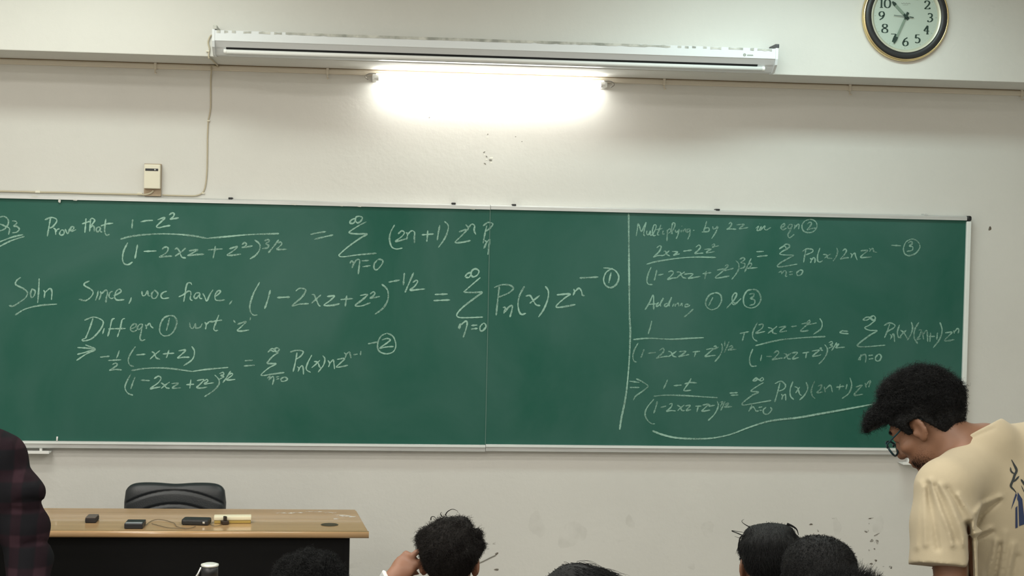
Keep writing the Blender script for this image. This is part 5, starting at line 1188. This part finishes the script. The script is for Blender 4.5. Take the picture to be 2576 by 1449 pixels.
# T-shirt
S_ = Blob(); torso(S_, pel, nb, Rt, [shL, shR], .017)
hemL = at(2372, 1424, 4.02)
S_.chain([shL+V3(0, 0, -.005), shL+(hemL-shL)*.45, hemL+(hemL-shL)*.2], [.072, .080, .086], .028)
S_.chain([shR, shR+(elR-shR)*.85], [.070, .082], .03)
S_.cap(nb, nb+(pel-nb)*.15, .069, .09, .04).cap(nb, nb+(hC-nb)*.5, .078, .074, .03)
S_.ell(pel+V3(0, 0, .02), (.175, .135, .15), Rt, .04)
NP = at(2496, 1064, 4.2); NN = -.45*CR+.86*CU+.22*CF; NN = NN/np.linalg.norm(NN)
def tee_post(D, X, Y, Z):
    # sleeve ends at a straight hem, body at the waist
    hd = (hemL-shL)/np.linalg.norm(hemL-shL)
    inarm = np.sqrt((X-hemL[0])**2+(Y-hemL[1])**2+(Z-hemL[2])**2) < .15
    hemd = (X-hemL[0])*hd[0]+(Y-hemL[1])*hd[1]+(Z-hemL[2])*hd[2]
    u, v = project_px(X, Y, Z)
    D = np.where(inarm & (u < 2449), np.maximum(D, hemd), D)
    D = np.maximum(D, (pel[2]-.10)-Z)
    # neckline: a slanting plane behind the bent neck
    D = np.maximum(D, (X-NP[0])*NN[0]+(Y-NP[1])*NN[1]+(Z-NP[2])*NN[2])
    L_ = [([(2443, 1450), (2441, 1400), (2438, 1345), (2432, 1318)], -.030, 7), ([(2436, 1338), (2443, 1312)], -.010, 5),
          ([(2340, 1208), (2351, 1236), (2369, 1289), (2388, 1335), (2396, 1372)], 0.0084, 7), ([(2365, 1220), (2388, 1257), (2402, 1289), (2422, 1342), (2426, 1370)], 0.0084, 7), ([(2411, 1245), (2429, 1275), (2445, 1298), (2448, 1331)], 0.0084, 6),
          ([(2336, 1218), (2339, 1252), (2348, 1298), (2355, 1345), (2360, 1380)], -0.0084, 7), ([(2353, 1222), (2369, 1264), (2388, 1308), (2403, 1360)], -0.0073, 7), ([(2383, 1229), (2406, 1262), (2422, 1303)], -0.0073, 7),
          ([(2316, 1215), (2314, 1275), (2309, 1340), (2307, 1375)], 0.0052, 9), ([(2326, 1225), (2326, 1300), (2328, 1370)], 0.0063, 7),
          ([(2455, 1289), (2471, 1268), (2517, 1250)], .008, 7), ([(2457, 1322), (2471, 1294), (2512, 1259)], -.010, 6), ([(2441, 1345), (2462, 1340), (2492, 1328)], .008, 5), ([(2446, 1356), (2468, 1350), (2500, 1338)], -.005, 5),
          ([(2505, 1360), (2495, 1410), (2482, 1449), (2475, 1480)], .008, 7), ([(2530, 1340), (2522, 1400), (2512, 1470)], .005, 8), ([(2550, 1370), (2540, 1420), (2528, 1480)], .008, 7), ([(2516, 1370), (2508, 1430), (2498, 1480)], -.008, 6), ([(2560, 1400), (2550, 1450)], -.007, 7),
          ([(2432, 1106), (2462, 1094), (2500, 1078)], -.003, 3.5)]
    D = fold(D, X, Y, Z, L_)
    return D+.0018*smooth_noise(X, Y, Z*.6, 30, 4)
me = S_.mesh('t_shirt', .0043, tee_post); relax(me, 1)
tee = link('t_shirt', me, MT['tee'], man, True)
# print on the back of the shirt: antlers over blue arrow-like peaks, laid on the cloth
bmt = bmesh.new(); bmt.from_mesh(me); bmesh.ops.translate(bmt, verts=bmt.verts[:], vec=Vector(man.location)); bvh = BVHTree.FromBMesh(bmt); bmt.free()
def on_cloth(px, py):
    d = Vector(ray(px, py)).normalized(); hit = bvh.ray_cast(Vector(CAM), d)
    if hit[0] is None: return None
    nrm = hit[1] if hit[1].dot(d) < 0 else -hit[1]
    return hit[0]+nrm*.0012
TP = lambda x, y: (2440+x/3.926, 1080+y/3.926)
def print_poly(polys, strokes, m):
    for mir in (0, 1):
        bm = bmesh.new()
        fx = (lambda x: 1230-x) if mir else (lambda x: x)
        for p in polys:
            f = bm.faces.new([bm.verts.new((*TP(fx(x), y), 0)) for x, y in p])
        for pts, w in strokes:
            pp = catmull([TP(fx(x), y) for x, y in pts], 2.0)
            ribbon(bm, pp, w/3.926, lambda p, l: (p[0], p[1], 0) if l > 0 else (p[0], p[1], -50), 1.0, lambda u, t, w_: w_*min(1, .25+3*u, .25+3*(1-u)))
        bmesh.ops.delete(bm, geom=[v_ for v_ in bm.verts if v_.co.z < -1], context='VERTS')
        bmesh.ops.triangulate(bm, faces=bm.faces[:])
        for _ in range(4):
            es = [e for e in bm.edges if e.calc_length() > 4.0]
            if not es: break
            bmesh.ops.subdivide_edges(bm, edges=es, cuts=1)
        dead = []
        for v_ in bm.verts:
            q_ = on_cloth(v_.co.x, v_.co.y)
            if q_ is None: dead.append(v_)
            else: v_.co = q_
        bmesh.ops.delete(bm, geom=dead, context='VERTS')
        bad = [f for f in bm.faces if max((e.calc_length() for e in f.edges)) > .03]
        bmesh.ops.delete(bm, geom=bad, context='FACES')
        bm_obj('shirt_print', bm, m, tee, True)
for poly in ([(470, 620), (515, 690), (540, 935), (484, 955), (476, 715), (464, 690)], [(447, 775), (466, 755), (470, 968), (447, 978)], [(430, 690), (452, 625), (462, 650), (436, 720), (404, 792)]): print_poly([poly], [], MT['tee_print'])
for stroke in [([(408, 300), (435, 352), (458, 405), (440, 450), (424, 500), (402, 560), (430, 595), (455, 625)], 24), ([(398, 375), (405, 415), (438, 442)], 16), ([(428, 520), (455, 495), (484, 462)], 18), ([(500, 492), (520, 520), (545, 560)], 20), ([(505, 555), (525, 600), (545, 640)], 7)]: print_poly([], [stroke], MT['tee_print_grey'])
# collar rib, trousers, shoes
T = Blob(); T.ell(pel+V3(0, 0, -.02), (.168, .125, .13), None, .03)
for hip, kn, an in legs: T.chain([hip, kn], [.098, .072], .04).chain([kn, an+V3(0, 0, .02)], [.071, .062], .03)
link('trousers', relax(T.mesh('trousers', .010, lambda D, X, Y, Z: np.maximum(D, Z-(pel[2]+.03))), 1), MT['trouser'], man, True)
for hip, kn, an in legs:
    q_ = Blob().chain([an-ft*.02+V3(0, 0, -.03), an+ft*.06+V3(0, 0, -.042), an+ft*.17+V3(0, 0, -.048)], [.042, .045, .036], .02).plane((0, 0, mz+.003), (0, 0, -1))
    link('shoe', q_.mesh('shoe', .007), MT['shoe'], man, True)
hair(man, hC, hR, MT['hair'], thick=.027, fk=.6, seed=21, n=16000, lift=.5, length=.022, curl=.005, turns=1.6, wild=.6, flow=(0, .1, .0), nfreq=75, namp=.006, rad=.0006,
     lumps=[(0, .080, .080, .064, .034, .032), (-.02, .108, .072, .046, .026, .026), (.03, .094, .078, .036, .028, .030), (0, -.01, .128, .06, .07, .022), (0, -.075, .085, .06, .04, .04), (-.035, .124, .062, .026, .020, .022)])
spectacles(man, hC, hR, MT['frame_teal'], .0028, (.025, .022), -.002, .112)
# stubble along the jaw and brows: short dark hairs
def short_hairs(name, fn, n, ln, m, seed, rad=.0005):
    rg = np.random.RandomState(seed); vs = []; fs = []
    for _ in range(n):
        p, nn = fn(rg); d = nn*.6+rg.randn(3)*.3+V3(0, .2, -.6); d /= np.linalg.norm(d)
        q = p+d*ln*(.5+rg.rand()); s_ = np.cross(d, rg.randn(3)); s_ /= np.linalg.norm(s_); t_ = np.cross(d, s_)
        b0 = len(vs)
        vs += [hC+hR@(p+s_*rad), hC+hR@(p-s_*.5*rad+t_*rad), hC+hR@(p-s_*.5*rad-t_*rad), hC+hR@q]
        fs += [(b0, b0+1, b0+3), (b0+1, b0+2, b0+3), (b0+2, b0, b0+3)]
    return link(name, np_mesh(name, np.array(vs), np.array(fs)), m, man, True)
def jaw(rg):
    while True:
        u = rg.randn(3); u /= np.linalg.norm(u); p = V3(0, .022, -.055)+u*V3(.059, .068, .066)
        if p[2] < -.035-.5*max(0, p[1]-.03) and p[1] > -.03 and rg.rand() < (1.2 if p[1] > .02 else .8): return p, u
short_hairs('stubble', jaw, 6000, .005, MT['hair_brown'], 2)
def brow(rg):
    s = rg.choice((-1, 1)); t = rg.rand(); return V3(s*(.014+.036*t), .090-.012*t*t, .028+.006*math.sin(t*2.6)+.004*rg.randn()*.5), V3(s*.8, .5, .4)
short_hairs('eyebrows', brow, 500, .006, MT['hair'], 3, .0007)

# ------------------------------------------------------------------ person at the left edge in a dark plaid shirt
d_ = 5.3
nb2 = at(-140, 1046, d_+.02); sR2 = at(6, 1150, d_); sL2 = at(-280, 1130, d_+.05)
pel2 = V3(nb2[0], nb2[1]-.02, .95)
per = empty('person', (pel2[0], pel2[1], 0), 'standing person in a dark maroon plaid shirt, cut off by the left edge', 'person')
R2 = frame_from(sL2, sR2, pel2, nb2)
hC2 = nb2+V3(0, .05, .19); hR2 = rot(-.15, -.15)
B = Blob(); head(B, hC2, hR2)
B.chain([hC2+hR2@V3(0, -.018, -.06), hC2+hR2@V3(0, -.03, -.10), nb2], [.056, .054, .062], .025)
torso(B, pel2, nb2, R2, [sL2, sR2])
elR2, wrR2 = at(58, 1335, d_-.02), at(78, 1530, d_-.12)
elL2 = sL2+V3(-.06, -.02, -.28); wrL2 = elL2+V3(0, .12, -.22)
for a, e, w_, s in ((sL2, elL2, wrL2, -1), (sR2, elR2, wrR2, 1)):
    B.chain([a, (a+e)/2, e], [.052, .047, .040], .03).chain([e, e+(w_-e)*.3, w_], [.041, .043, .028], .02)
    hand_at(B, w_, w_-e, V3(-s, 0, 0), s, .35)
legs2 = []
for s in (-1, 1):
    hip = pel2+V3(s*.09, 0, -.02); kn = pel2+V3(s*.10, .02, 0); kn[2] = .50; an = pel2+V3(s*.11, -.02, 0); an[2] = .09
    legs2.append((hip, kn, an))
    B.chain([hip, kn], [.088, .056], .04).chain([kn, (kn+an)/2+V3(0, -.015, .03), an], [.054, .054, .036], .03)
    B.chain([an, an+V3(0, .06, -.045), an+V3(0, .16, -.055)], [.036, .038, .028], .02)
link('body', relax(B.mesh('body', .0075), 1), MT['skin_a'], per, True)
S2 = Blob(); torso(S2, pel2, nb2, R2, [sL2, sR2], .020)
S2.chain([sR2, (sR2+elR2)/2, elR2, elR2+(wrR2-elR2)*.85], [.074, .076, .074, .064], .03).chain([sL2, elL2, elL2+(wrL2-elL2)*.85], [.074, .072, .060], .03)
for px, py, r in ((64, 1236, .064), (64, 1322, .066), (82, 1402, .066)): S2.ell(at(px, py, d_-.03), (r, r, r*.75), None, .045)
S2.ell(pel2+V3(0, 0, .0), (.185, .145, .16), None, .04); S2.cut(nb2+V3(0, .03, .07), (.075, .08, .06), None, .01)
def pl_post(D, X, Y, Z):
    L_ = [([(40, 1262), (75, 1256), (108, 1262)], -.006, 6), ([(30, 1280), (70, 1288), (100, 1282)], -.006, 6), ([(60, 1370), (95, 1362), (118, 1364)], -.008, 6), ([(45, 1215), (80, 1210)], -.004, 6), ([(28, 1110), (42, 1150), (52, 1192)], .006, 6)]
    return fold(D, X, Y, Z, L_)+.003*smooth_noise(X, Y, Z, 45, 8)
link('plaid_shirt', relax(S2.mesh('plaid_shirt', .0075, pl_post), 1), MT['plaid'], per, True)
T = Blob(); T.ell(pel2+V3(0, 0, -.02), (.172, .13, .13), None, .03)
for hip, kn, an in legs2: T.chain([hip, kn], [.098, .072], .04).chain([kn, an+V3(0, 0, .02)], [.071, .062], .03)
link('trousers', relax(T.mesh('trousers', .010), 1), MT['trouser'], per, True)
for hip, kn, an in legs2:
    q_ = Blob().chain([an+V3(0, -.02, -.03), an+V3(0, .06, -.042), an+V3(0, .17, -.048)], [.042, .045, .036], .02).plane((0, 0, .003), (0, 0, -1))
    link('shoe', q_.mesh('shoe', .007), MT['shoe'], per, True)
hair(per, hC2, hR2, MT['hair'], thick=.020, seed=31, n=3000, length=.03, curl=.003)
for o in bpy.data.objects:
    if '_org' in o: del o['_org']
